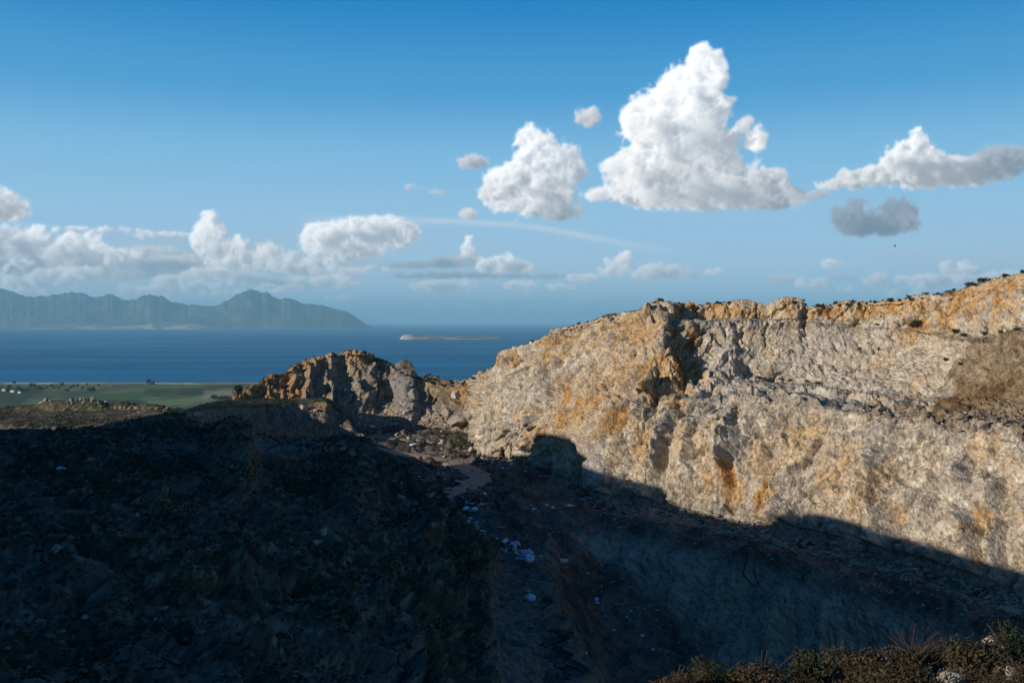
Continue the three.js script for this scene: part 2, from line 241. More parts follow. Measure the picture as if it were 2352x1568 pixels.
const linesA0 = [skirtA, behindA, crestA,
  [[1020, 900, 346], [1100, 885, 326], [1200, 830, 309], [1300, 785, 289], [1400, 765, 270], [1480, 745, 258], [1530, 728, 258], [1560, 732, 262], [1600, 734, 265], [1700, 738, 265], [1770, 742, 264], [1810, 740, 259], [1900, 742, 256], [2050, 750, 247], [2150, 762, 239], [2200, 763, 222], [2280, 760, 212], [2352, 752, 206], [2520, 745, 188]],
  [[1020, 904, 346], [1100, 889, 326], [1200, 835, 308], [1300, 790, 288], [1400, 770, 269], [1480, 750, 257], [1530, 733, 252], [1560, 738, 254], [1600, 741, 257], [1700, 748, 257], [1770, 751, 258], [1810, 746, 258], [1900, 748, 255], [2050, 756, 246], [2150, 768, 238], [2200, 771, 217], [2280, 772, 205], [2352, 766, 197], [2520, 765, 180]],
  [[1020, 930, 340], [1100, 915, 322], [1200, 880, 302], [1300, 845, 283], [1400, 832, 264], [1480, 822, 250], [1530, 812, 246], [1566, 812, 248], [1600, 825, 251], [1620, 830, 252], [1700, 830, 252], [1800, 835, 248], [1900, 838, 244], [2000, 840, 239], [2100, 835, 232], [2150, 830, 225], [2200, 830, 213], [2280, 840, 200], [2352, 850, 191], [2520, 860, 174]],
  [[1020, 955, 334], [1100, 940, 318], [1200, 920, 297], [1300, 900, 279], [1400, 890, 259], [1500, 880, 243], [1600, 880, 245], [1700, 868, 248], [1740, 862, 247], [1800, 866, 246], [1870, 872, 240], [1940, 888, 231], [2000, 898, 225], [2100, 908, 217], [2200, 900, 205], [2280, 912, 196], [2352, 930, 187], [2520, 950, 170]],
  [[1020, 960, 333], [1100, 946, 317], [1200, 926, 296], [1300, 906, 278], [1400, 896, 258], [1500, 886, 242], [1600, 885, 244], [1700, 873, 245], [1740, 869, 240], [1800, 873, 238], [1870, 879, 231], [1940, 893, 225], [2000, 903, 221], [2100, 914, 213], [2200, 908, 201], [2280, 920, 193], [2352, 938, 184], [2520, 960, 167]],
  [[1020, 985, 328], [1100, 975, 314], [1200, 955, 291], [1300, 938, 273], [1400, 925, 252], [1480, 917, 241], [1550, 909, 238], [1620, 906, 235], [1700, 903, 232], [1760, 906, 227], [1850, 914, 218], [1950, 924, 209], [2050, 935, 201], [2150, 940, 195], [2250, 945, 187], [2352, 960, 180], [2520, 980, 163]],
  [[1020, 990, 327], [1100, 980, 313], [1200, 962, 290], [1300, 948, 271], [1400, 938, 248], [1480, 930, 236], [1550, 917, 231], [1620, 914, 226], [1700, 912, 221], [1760, 915, 215], [1850, 924, 205], [1950, 935, 195], [2050, 946, 186], [2150, 960, 178], [2250, 976, 170], [2352, 992, 163], [2520, 1020, 150]],
  footA, footA.map(([x, y]) => [x, HZ + (y + 50 - HZ), 50.5 * F / (y + 50 - HZ)])];
const linesA = linesA0.map((l, i) => { const y = curve(l.map((p) => [p[0], p[1]])), d = curve(l.map((p) => [p[0], p[2]])), o = []; for (let x = 1020; x < 1130; x += 6) o.push([x, y(x), d(x) + 95 * sm(1104, 1070, x)]); return o.concat(l.filter((p) => p[0] >= 1130)); });
const fissures = [[[[1693, 935], [1701, 985], [1684, 1045]], 8, 2.6], [[[1736, 955], [1741, 1000], [1726, 1040], [1736, 1062]], 6, 1.6], [[[2078, 1005], [2040, 1050], [2036, 1105], [2028, 1150], [2050, 1182]], 13, 4.0], [[[2012, 1085], [2002, 1172]], 8, 2.2], [[[1556, 738], [1578, 790], [1600, 860], [1622, 892]], 14, 2.2], [[[1452, 965], [1488, 930], [1512, 905]], 12, 2.4], [[[1416, 1030], [1436, 985], [1470, 950]], 7, 1.8], [[[2288, 1185], [2302, 1255]], 9, 2.2], [[[2242, 1060], [2240, 1105]], 6, 1.8], [[[1840, 955], [1815, 1000], [1830, 1040]], 7, 1.8], [[[1790, 930], [1800, 985], [1778, 1020]], 9, 2.0], [[[1228, 980], [1262, 930], [1300, 905]], 6, 1.2], [[[1330, 1050], [1345, 1000], [1368, 960]], 7, 1.4], [[[1700, 820], [1725, 862]], 14, 2.6], [[[1855, 1140], [1880, 1110]], 6, 1.4], [[[1290, 760], [1270, 800]], 8, 1.2], [[[1860, 700], [1846, 735], [1850, 790]], 8, 1.3], [[[2190, 775], [2150, 860], [2095, 915]], 10, 1.6], [[[2120, 935], [2160, 965], [2200, 985]], 9, 1.8]];
// buttress edges low on the face: column at row 1000, lean, width, proud by (m); each swells from the left and breaks off on its right
const edges = [[1215, .45, 60, 2.4], [1290, .45, 70, 3], [1375, .5, 80, 3.4], [1450, .5, 70, 3], [1535, .15, 80, 3.6], [1612, .2, 60, 2.4], [1697, .05, 85, 4], [1738, .05, 38, 1.8], [1828, .1, 88, 3.4], [1925, .1, 78, 2.4], [2042, .05, 112, 6], [2150, .05, 90, 2.8], [2240, 0, 80, 3.6], [2298, 0, 50, 3], [1330, .7, 60, 2.4], [1420, .8, 60, 2.6]];
const buttress = (p, at) => { const w = (fbm(p.x / 7, p.y / 7, p.z / 7, 3) - .5) * 60, k = 1.7 * sm(.22, .72, fbm(p.x / 15, p.y / 11, p.z / 15, 2)); let h = 0; for (const [x, lean, wd, A] of edges) { const t = (at.px + w - x - lean * (1000 - at.py)) / wd; if (t > -1 && t < .32) h = Math.max(h, A * (t < 0 ? Math.pow(1 + t, 1.4) : 1 - sm(0, .32, t))); } return h * k; };
const orange = [[1168, 822, 22, 26, .8], [1250, 783, 70, 12, .6], [1300, 805, 40, 50, .7, .4], [1350, 925, 55, 60, .8, .3], [1290, 760, 30, 20, .7], [1395, 1000, 30, 40, .5, .4], [1345, 1095, 22, 60, .7, .3], [1505, 880, 22, 62, 1, .2], [1572, 835, 34, 85, 1.15, .1], [1560, 770, 22, 36, .9], [1594, 716, 44, 16, 1.1], [1642, 718, 26, 18, 1.25], [1705, 718, 60, 14, .8], [1540, 710, 30, 22, .8], [1880, 712, 50, 15, .9], [1960, 718, 46, 18, .7], [2075, 705, 60, 22, .75], [2100, 760, 36, 34, .7], [2195, 715, 34, 60, .95, .1], [2240, 700, 60, 50, .7], [2310, 680, 60, 60, .75], [1470, 750, 60, 60, .55, .4], [1395, 770, 60, 50, .5, .4], [1440, 860, 40, 60, .5, .4], [1696, 1128, 26, 46, 1.0, .2], [1772, 1146, 22, 40, 1.15, .3], [1650, 1108, 30, 30, .6], [1690, 1150, 20, 24, .9], [1860, 1005, 46, 44, .5, .3], [1790, 1060, 50, 50, .4, .3], [1500, 1010, 26, 80, .5, .3], [1440, 960, 24, 50, .7, .3], [2292, 1215, 15, 40, .8], [2092, 1192, 28, 24, .55], [1920, 1090, 40, 70, .45, .3], [1260, 1000, 24, 26, .6], [1205, 955, 18, 18, .7], [1600, 1030, 40, 40, .35], [1520, 940, 40, 16, .6], [2030, 940, 60, 14, .4], [1810, 712, 20, 20, .6]];
const greyish = [[1640, 800, 70, 60, 1], [1690, 865, 70, 30, 1], [1620, 770, 40, 40, .8], [1230, 900, 70, 80, .8], [1260, 860, 50, 40, .6], [1420, 930, 50, 30, .7], [1560, 960, 60, 50, .6], [1700, 900, 150, 16, .9], [1900, 915, 160, 14, .8], [1740, 1090, 60, 80, .6], [1180, 870, 40, 50, .6], [1850, 885, 110, 16, .4], [1550, 735, 40, 26, .9], [1400, 1090, 60, 60, .6], [2050, 1000, 120, 60, .5], [2250, 1000, 140, 40, .6]];
const rockNoise = (p, strat = 1, rough = 1) => {
  const x = p.x, y = p.y, z = p.z, along = (x * .62 + z * .78), out = (x * .78 - z * .62);      // along the face, through it
  const wa = (vn(x / 5, y / 5, z / 5) - .5) * 5, su = along * .80 - y * .60 + wa, sv = along * .60 + y * .80;   // strata dip to the left
  let h = (fbm(x / 24, y / 24, z / 24, 3) - .5) * 4.6;
  h += (ridged(su / 10, sv / 34, out / 16, 3) - .55) * 6.5 * strat;                       // buttresses
  h -= Math.pow(ridged(su / 4.4 + 7, sv / 15, out / 7, 2), 8) * 4.2 * strat;               // joints
  h -= Math.pow(ridged(x / 5.2 + 3, y / 6.4, z / 5.2, 2), 9) * 2.2 * rough;
  const wx = x + (vn(x / 2, y / 2, z / 2) - .5) * 1.5, wy = y + (vn(x / 2 + 9, y / 2, z / 2) - .5) * 1.5;
  h += facets(wx / 5.6, wy / 7.5, z / 5.6) * .5 * (.15 + .85 * strat) + facets(wx / 1.7 + 4, wy / 2.1, z / 1.7) * .38 * rough;
  if (W.id > .72) h -= (1 - sm(.12, .42, W.f1)) * .7;
  h += (fbm(x / 2.0, y / 2.4, z / 2.0, 4, .64) - .5) * 1.9 * rough;
  return h;
};
const BEIGE = [.40, .325, .232], GREY = [.335, .298, .244], PALE = [.50, .44, .345], OCHRE = [.43, .265, .105], RUST = [.27, .115, .035], EARTH = [.15, .098, .055], SCRUB = [.030, .034, .016];
function rockColour(p, at, brown = 0) {
  const n1 = fbm(p.x / 9, p.y / 9, p.z / 9, 4), n2 = fbm(p.x / 2.2 + 5, p.y / 2.2, p.z / 2.2, 4), n3 = vn(p.x / .5, p.y / .5, p.z / .5), streak = fbm(p.x / 1.6, p.y / 9 + p.x / 12, p.z / 1.6, 3);
  let c = mix3(BEIGE, GREY, clamp(sm(.42, .62, n1) * .6 + spots(greyish, at.px, at.py) * .9 * sm(.25, .5, n2)));
  c = mix3(c, PALE, sm(.48, .68, n2) * .8);
  const run = fbm((p.x * .62 + p.z * .78) * .5 + p.y * .2, p.y / 7, 2.2, 4, .6), o = spots(orange, at.px + (n1 - .5) * 90 + (run - .5) * 60, at.py + (n2 - .5) * 60) * sm(.36, .56, n2 * .35 + streak * .3 + run * .35) + sm(.60, .75, fbm(p.x / 6 + 30, p.y / 11, p.z / 6, 3)) * .28;
  c = mix3(c, OCHRE, clamp(o * 1.5)); c = mix3(c, RUST, clamp((o - .48) * 1.9) * sm(.42, .58, streak));
  if (brown > 0) c = mix3(c, mix3([.12, .072, .034], [.20, .135, .068], sm(.4, .62, n2)), brown * (.7 + .3 * sm(.35, .6, n1)));
  const k = .80 + .40 * n3 * (.6 + .8 * n2); return [c[0] * k, c[1] * k, c[2] * k];
}
const cliffG = sheet({
  lines: linesA, px0: 1020, px1: 2520, cols: 1120, rows: [5, 8, 50, 9, 80, 52, 10, 34, 22, 230, 24],
  bump: (p, n, at) => {
    const bowl = sm(1640, 1760, at.px) * sm(4.02, 4.2, at.line) * (1 - sm(7.6, 8, at.line)); const rub = sm(2180, 2280, at.px) * sm(4.1, 4.4, at.line) * (1 - sm(8.6, 9, at.line)); let h = rockNoise(p, (1 - bowl * .85) * (at.px > 1850 && at.line > 9 ? .6 : 1), 1 - bowl * .25 + rub * .8) * (at.line < 2 ? .35 : 1), cut = 0;
    h += buttress(p, at) * (at.px < 1500 ? sm(2.3, 3, at.line) : sm(9.05, 9.3, at.line)) * (1 - sm(9.9, 10, at.line));
    for (const [ln, w, dep] of fissures) { const [d, t] = segDist(at.px + (vn(p.x, p.y, p.z) - .5) * 14, at.py, ln); if (d < w * 1.8) cut = Math.max(cut, 1.5 * dep * (1 - sm(w * .25, w * 1.8, d)) * Math.sin(Math.PI * clamp(.12 + t * .8))); }
    if (at.line > 2.95 && at.line < 4.05) h *= .5; if (at.line > 8 && at.line < 9) h *= .5; if (at.line < 2.3) h *= lerp(.45, 1, sm(2, 2.3, at.line));
    if (at.line > 9) h += (ridged(at.px / 70 + (at.py - 1000) / 400, at.py / 700, 3.3, 3) - .5) * 3.4 * sm(9, 9.15, at.line);      // broad pillars low on the right
    return (h - cut) * (at.line > 9.9 ? .5 : 1);
  },
  colour: (p, at) => {
    const n = fbm(p.x / 1.4, p.y / 1.4, p.z / 1.4, 3), brown = sm(2205 - (at.py - 760) * .62, 2265 - (at.py - 760) * .62, at.px + (fbm(p.x / 6, p.y / 6, p.z / 6, 4, .6) - .5) * 170) * sm(3.2, 4.1, at.line) * (1 - sm(8.3, 9.0, at.line + (n - .5)));
    let c = rockColour(p, at, brown);
    const soil = Math.max(sm(3.1, 3.4, at.line) * (1 - sm(4, 4.15, at.line)) * (at.px > 1540 ? 1 : 0), sm(6.05, 6.4, at.line) * (1 - sm(7, 7.2, at.line)) * (at.px > 1700 && at.px < 2020 ? 1 : 0), sm(8.0, 8.3, at.line) * (1 - sm(9.0, 9.06, at.line)) * sm(1440, 1560, at.px)) * sm(.35, .5, n);
    c = mix3(c, at.px > 2080 ? [.11, .076, .045] : [.20, .172, .132], soil * .75);
    if (at.line < 2.04) c = mix3(c, n > .5 ? [.05, .048, .025] : [.12, .10, .07], .8 * (1 - sm(1.98, 2.04, at.line + (n - .5) * .06)));
    if (at.line > 9.6) c = mix3(c, [.19, .165, .135], sm(9.72, 10, at.line + (n - .5) * .25) * .7);
    return c;
  },
});
const cliff = new THREE.Mesh(metreUV(cliffG, (x, y, z) => { const al = x * .62 + z * .78, ou = x * .78 - z * .62; return [al * 1.2 + ou * .9 + y * .1, y * 1.2 + ou * .5]; }), rocky(.38)); put(cliff, 'quarry_cliff');
tag(cliff, 'tall sunlit beige and orange quarry cliff with stepped benches', 'cliff', null, 'structure');
console.log('cliff done');

// ---------------------------------------------------------------- mound behind the quarry
const crestE = [[520, 934, 372], [536, 922, 374], [548, 910, 378], [565, 900, 384], [600, 881, 396], [640, 862, 408], [680, 840, 418], [720, 828, 425], [760, 816, 429], [790, 811, 430], [830, 814, 430], [860, 821, 430], [900, 838, 428], [940, 856, 425], [980, 869, 420], [1020, 879, 412], [1050, 881, 402], [1080, 872, 392], [1110, 858, 380], [1140, 845, 370]];
const footE = [[520, 960, 366], [548, 956, 368], [600, 955, 375], [700, 965, 385], [780, 985, 388], [850, 986, 386], [900, 982, 388], [950, 988, 384], [1000, 990, 380], [1050, 990, 376], [1100, 1005, 362], [1140, 1020, 350]];
const midE = [[520, 945, 369], [548, 930, 372], [600, 912, 384], [700, 890, 404], [780, 890, 408], [830, 885, 414], [870, 890, 418], [905, 900, 414], [935, 905, 404], [960, 912, 408], [990, 920, 408], [1020, 920, 398], [1050, 915, 386], [1080, 920, 380], [1110, 925, 372], [1140, 930, 360]];
const lowE = [[520, 952, 367], [548, 943, 370], [600, 935, 378], [700, 935, 390], [780, 950, 393], [830, 950, 398], [860, 955, 402], [900, 950, 397], [935, 945, 390], [970, 955, 392], [1000, 955, 392], [1030, 960, 384], [1070, 955, 375], [1100, 965, 366], [1140, 975, 355]];
const ribs = (at) => { const x = at.px + (at.py - 880) * .12 + (vn(at.px / 30, at.py / 26, 2.2) - .5) * 34; return ridged(x / 46, at.py / 150, 4.7, 3) * .75 + ridged(x / 19, at.py / 60, 9.7, 2) * .25; };
const moundG = sheet({
  lines: [crestE.map(([x, y, d]) => [x, HZ + 90 * F / (d + 150), d + 150]), crestE.map(([x, y, d]) => [x, y + 6, d + 14]), crestE, midE, lowE, footE, footE.map(([x, y, d]) => [x, y + 22, d - 3])],
  px0: 520, px1: 1140, cols: 520, rows: [6, 6, 90, 70, 44, 8],
  bump: (p, n, at) => {
    const face = sm(2.02, 2.35, at.line) * (1 - sm(4.2, 4.95, at.line)), rib = (ribs(at) - .5) * 13 * face * sm(600, 720, at.px) * (1 - sm(900, 960, at.px) * .55);
    const talus = sm(.2, .9, spots([[935, 945, 70, 60, 1, .0]], at.px, at.py));
    return rib * (1 - talus * .8) + rockNoise(p) * (.9 - talus * .35) * (at.line < 2 ? .4 : 1) + (ridged(at.px / 30, at.py / 70, 1.2, 3) - .5) * 4 * face;
  },
  colour: (p, at) => {
    const n1 = fbm(p.x / 7, p.y / 14, p.z / 7, 4), n2 = fbm(p.x / 1.8, p.y / 1.8, p.z / 1.8, 3), n3 = vn(p.x / .7, p.y / .7, p.z / .7);
    let c = mix3([.27, .205, .13], [.21, .175, .125], sm(.4, .6, n1)); c = mix3(c, PALE, sm(.55, .75, n2) * .35);
    c = mix3(c, [.37, .19, .06], clamp((1 - sm(640, 760, at.px + (n1 - .5) * 120)) * .9 + spots([[820, 835, 26, 30, .8], [1060, 900, 30, 26, .8], [1010, 885, 30, 14, .7], [940, 872, 26, 16, .7], [1080, 880, 26, 20, .9]], at.px, at.py)) * sm(.28, .5, n2));
    c = mix3(c, [.25, .23, .20], sm(.35, .9, spots([[938, 925, 26, 60, 1, -.3], [975, 950, 40, 30, .7]], at.px, at.py)) * .9);
    c = mix3(c, [.15, .105, .06], spots([[1010, 915, 34, 34, 1], [1070, 965, 30, 12, .6]], at.px, at.py) * sm(.35, .5, n1) * .7);  // brown gully soil, with the shade of the slope painted into it
    c = mix3(c, SCRUB, (1 - sm(1.98, 2.10, at.line + (n2 - .5) * .12)) * .9);
    c = mix3(c, [.17, .135, .09], sm(4.4, 4.9, at.line + (n2 - .5) * .4) * .7);
    const k = .8 + .4 * n3; return [c[0] * k, c[1] * k, c[2] * k];
  },
});
const mound = new THREE.Mesh(metreUV(moundG, (x, y, z) => [x * 1.1 + z * .3, y * 1.2]), rocky(.6)); put(mound, 'rock_mound'); tag(mound, 'ribbed orange and tan rock mound with dark scrub along its crest', 'hill', null, 'structure');
console.log('mound done');

// ---------------------------------------------------------------- quarry floor, pit and bench in plan (x across, d away)
const rampEdge = curve([[60, 8], [104, 7.5], [128, 7], [150, 6.2], [172, 4.8], [190, 5.5], [205, 8], [232, 16]]), benchLip = curve([[80, 96], [110, 84], [135, 70], [154, 59], [163, 52], [179, 46], [195, 36], [205, 27], [227, 19], [240, 16]]);
const roadPts = [[[700, 1000], [800, 995], [880, 1004], [950, 1012], [1000, 1016]], [[850, 1028], [905, 1040], [960, 1046], [1020, 1058], [1070, 1075], [1100, 1092], [1092, 1108], [1050, 1124], [1000, 1142], [930, 1165]]].map((r) => r.map(([x, y]) => { const d = 42 * F / (y - HZ); return [(x - CX) * d / F, d]; }));
function floorY(x, d) {                                    // relative to the eye
  const dep = 23 * (1 - sm(140, 228, d)) + 6 * (1 - sm(80, 140, d));
  const wob = (fbm(x / 7, d / 7, 1.1, 3) - .5) * 6, wob2 = (fbm(x / 6 + 9, d / 6, 4.1, 3) - .5) * 7;
  const pit = dep * sm(0, 12, x - rampEdge(d) + wob) * sm(0, 15, benchLip(d) - x + wob2);
  let nr = 1e9; for (const r of roadPts) nr = Math.min(nr, segDist(x, d, r)[0]);
  const off = sm(2.6, 6, nr), rough = (fbm(x / 9, d / 9, 2.2, 3) - .5) * 2.2 + Math.max(0, fbm(x / 3.4, d / 3.4, 7.2, 3) - .5) * 5.5 + (fbm(x / 1.1, d / 1.1, 3.3, 2) - .5) * .7;
  const calm = sm(0, 5, pit) * .25;
  return -42 - pit + rough * off * (1 - calm) - (1 - off) * .25 + sm(300, 420, d) * .6 + sm(1, 5, pit) * (fbm(x / 4.5, d / 4.5, 6, 4, .6) - .5) * 4;
}
{
  const nc = 520, nr = 360, P = new Float32Array(nc * nr * 3), C = new Float32Array(nc * nr * 3);
  for (let j = 0; j < nr; j++) for (let i = 0; i < nc; i++) {
    const d = 480 * Math.pow(70 / 480, j / (nr - 1)), px = lerp(640, 2620, i / (nc - 1)), x = (px - CX) * d / F, o = (j * nc + i) * 3, y = floorY(x, d);
    P[o] = x; P[o + 1] = EYE + y; P[o + 2] = -d;
    const n1 = fbm(x / 6, d / 6, 5.5, 4), n2 = fbm(x / 1.2, d / 1.2, 6.1, 3), n3 = vn(x / .5, y / .5, d / .5), wall = sm(.5, 3, -42 - y) * sm(17, 11, benchLip(d) - x + (n1 - .5) * 10);
    P[o] = x + ((fbm(x / 5, y / 5, d / 5, 4, .6) - .5) * 5 + facets(x / 4.5, y / 4, d / 4.5) * .9) * wall;
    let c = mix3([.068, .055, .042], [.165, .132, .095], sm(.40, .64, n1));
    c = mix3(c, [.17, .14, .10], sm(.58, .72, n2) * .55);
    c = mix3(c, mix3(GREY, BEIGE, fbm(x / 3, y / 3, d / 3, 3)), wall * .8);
    c = mix3(c, [.055, .075, .022], sm(.3, .8, spots([[(1065 - CX) * 340 / F, 345, 9, 16, 1], [-6, 352, 12, 12, .8], [-36, 345, 10, 8, .7]], x + (n1 - .5) * 6, d + (n1 - .5) * 10)) * sm(.35, .55, n2));
    const k = .7 + .6 * n3; C[o] = c[0] * k; C[o + 1] = c[1] * k; C[o + 2] = c[2] * k;
  }
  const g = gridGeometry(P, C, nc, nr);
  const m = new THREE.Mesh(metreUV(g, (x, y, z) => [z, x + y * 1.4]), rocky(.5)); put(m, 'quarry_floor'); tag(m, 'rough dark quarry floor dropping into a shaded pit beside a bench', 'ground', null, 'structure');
}
roadPts.forEach((pts, r) => {
  const c = new THREE.CatmullRomCurve3(pts.map(([x, d]) => new THREE.Vector3(x, 0, -d))), n = 160, nw = 9, P = new Float32Array(n * nw * 3), C = new Float32Array(n * nw * 3), q = new THREE.Vector3(), t = new THREE.Vector3();
  for (let i = 0; i < n; i++) { c.getPointAt(i / (n - 1), q); c.getTangentAt(i / (n - 1), t); const L = Math.hypot(t.x, t.z), w0 = r ? 4.2 : 2.4;
    for (let j = 0; j < nw; j++) { const w = w0 * (1 + (fbm(q.x / 2.2, q.z / 2.2, j < 4 ? 1 : 5, 3, .7) - .5) * 1.3), s = (j / (nw - 1) - .5) * 2 * w, x = q.x - t.z / L * s, z = q.z + t.x / L * s, o = (j * n + i) * 3;
      P[o] = x; P[o + 2] = z; P[o + 1] = EYE - 42 + .05 + Math.max(.12 * (1 - Math.abs(j - 4) / 4), 0) + (vn(x / 2, z / 2, 4) - .5) * .15 - (j === 0 || j === nw - 1 ? .6 : 0);
      const k = .8 + .4 * fbm(x / 1.3, z / 1.3, 2, 3), cc = r ? [.31, .225, .155] : [.33, .23, .14]; C[o] = cc[0] * k; C[o + 1] = cc[1] * k; C[o + 2] = cc[2] * k; } }
  const m = new THREE.Mesh(gridGeometry(P, C, n, nw), painted(1)); put(m, 'dirt_road'); tag(m, r ? 'pale dirt road bending across the quarry floor into the shade' : 'narrow brown track at the foot of the ribbed mound', 'road', null, 'structure');
});

// ---------------------------------------------------------------- plateau and scarp, then the dark hillside in front
const groundNoise = (p) => (fbm(p.x / 14, p.y / 14, p.z / 14, 3) - .5) * 2.4 + (ridged(p.x / 5.5, p.y / 9, p.z / 5.5, 3) - .5) * 1.5 + (fbm(p.x / 1.3, p.y / 1.3, p.z / 1.3, 3, .6) - .5) * .8;
const knolls = [[130, 912, 60, 16, 2.0], [210, 912, 50, 14, 2.2], [180, 908, 40, 12, 1.4], [285, 926, 42, 13, 1.6], [350, 931, 44, 10, 1.3], [70, 925, 40, 8, .6]];
const farB = [[-1200, 925, 300], [-300, 930, 300], [0, 934, 292], [100, 931, 288], [240, 932, 282], [390, 939, 272], [430, 936, 274], [470, 927, 312], [540, 919, 348], [600, 917, 358], [700, 915, 366], [752, 915, 370], [775, 935, 370], [800, 965, 366], [830, 1000, 356], [850, 1010, 350]];
const lipB = [[-1200, 980, 236], [0, 985, 234], [200, 982, 236], [300, 968, 238], [400, 948, 241], [440, 942, 246], [480, 938, 288], [520, 935, 314], [560, 933, 332], [650, 930, 350], [740, 925, 360], [770, 940, 361], [800, 970, 356], [830, 1003, 348], [850, 1012, 345]];
const scarpB = [[-1200, 1040, 232], [0, 1040, 230], [200, 1035, 232], [300, 1020, 234], [400, 1000, 236], [440, 990, 241], [480, 988, 282], [520, 992, 306], [560, 998, 322], [650, 1003, 338], [740, 1003, 347], [770, 1003, 347], [800, 1006, 344], [830, 1008, 341], [850, 1015, 338]];
const plateauG = sheet({
  lines: [farB.map(([x, y, d]) => [x, HZ + 75 * F / (d + 120), d + 120]), farB.map(([x, y, d]) => [x, y + 5, d + 8]), farB, lipB, scarpB, scarpB.map(([x, y, d]) => [x, HZ + 50 * F / d, d - 1])],
  px0: -1200, px1: 850, cols: 620, rows: [5, 5, 100, 60, 12],
  bump: (p, n, at) => groundNoise(p) * (at.line < 3 ? .35 : 1.15) * sm(880, 800, at.px) + (at.line > 3 ? (ridged(at.px / 34, at.py / 200, 3, 3) - .5) * 3.5 * sm(3, 3.3, at.line) * (1 - sm(3.8, 4, at.line)) : 0),
  after: (p, at) => { if (at.line > 1.5 && at.line < 3) { let k = 0; for (const [x, y, rx, ry, h] of knolls) { const q = 1 - ((at.px - x) / rx) ** 2 - ((at.line - 2.12) / .14) ** 2; if (q > 0) k = Math.max(k, h * q); } p.y += k * (.75 + .5 * vn(p.x, p.y, p.z)); } },
  colour: (p, at) => {
    const n1 = fbm(p.x / 6, p.y / 6, p.z / 6, 4), n2 = fbm(p.x / 1.3, p.y / 1.3, p.z / 1.3, 3), n3 = vn(p.x / .6, p.y / .6, p.z / .6);
    let c = mix3([.105, .085, .055], [.05, .058, .022], sm(.42, .6, n1)); c = mix3(c, [.26, .21, .15], sm(.6, .75, n2) * .6);
    if (at.line > 3) c = mix3(c, mix3([.11, .085, .058], [.22, .18, .13], n2), sm(3, 3.12, at.line + (n2 - .5) * .1));
    if (at.px > 640 && at.line > 2.9 && at.line < 3.3) c = mix3(c, [.36, .22, .11], spots([[715, 938, 34, 16, 1]], at.px, at.py) * .9);
    const k = .75 + .5 * n3; return [c[0] * k, c[1] * k, c[2] * k];
  },
});
const plateau = new THREE.Mesh(metreUV(plateauG, (x, y, z) => [x + y * .5, z + y]), rocky(.35)); put(plateau, 'plateau'); tag(plateau, 'stony grass plateau with a dark scarp along its right edge', 'plateau', null, 'structure');

const hillLines = [
  [[-900, 960, 205], [-300, 975, 215], [0, 987, 225], [300, 978, 228], [400, 964, 232], [480, 975, 235], [560, 998, 238], [620, 1008, 242], [700, 1010, 245], [740, 1010, 250], [790, 1005, 258], [830, 1004, 262], [870, 1030, 250], [920, 1058, 236], [960, 1110, 213], [985, 1138, 205], [1010, 1160, 197], [1050, 1185, 186], [1075, 1220, 174], [1088, 1255, 172], [1130, 1266, 181], [1180, 1272, 179], [1240, 1297, 171], [1270, 1360, 151], [1300, 1450, 128], [1340, 1568, 104], [1370, 1680, 90]],
  [[-900, 1000, 150], [-300, 1020, 155], [0, 1035, 165], [300, 1030, 172], [400, 1010, 188], [480, 1012, 200], [560, 1022, 212], [620, 1040, 212], [740, 1055, 218], [830, 1056, 222], [870, 1073, 216], [920, 1100, 205], [960, 1152, 190], [1010, 1200, 178], [1050, 1225, 170], [1088, 1285, 161], [1130, 1300, 168], [1240, 1330, 161], [1270, 1390, 144], [1300, 1472, 124], [1340, 1585, 102], [1370, 1695, 89]],
  [[-900, 1100, 95], [0, 1150, 115], [300, 1140, 120], [480, 1115, 140], [560, 1125, 148], [740, 1145, 155], [830, 1165, 158], [920, 1228, 152], [1010, 1300, 145], [1088, 1372, 139], [1130, 1392, 138], [1240, 1422, 133], [1300, 1505, 118], [1340, 1610, 100], [1370, 1712, 88]],
  [[-900, 1300, 60], [0, 1350, 68], [300, 1340, 72], [560, 1340, 80], [740, 1350, 86], [920, 1390, 95], [1088, 1470, 105], [1240, 1520, 110], [1340, 1655, 96], [1370, 1740, 86]],
  [[-900, 1600, 38], [0, 1620, 42], [300, 1620, 44], [560, 1620, 48], [740, 1620, 54], [920, 1640, 62], [1088, 1680, 72], [1240, 1720, 80], [1370, 1780, 84]],
  [[-900, 2100, 18], [0, 2100, 20], [560, 2100, 24], [920, 2100, 32], [1240, 2100, 48], [1370, 2100, 60]]];
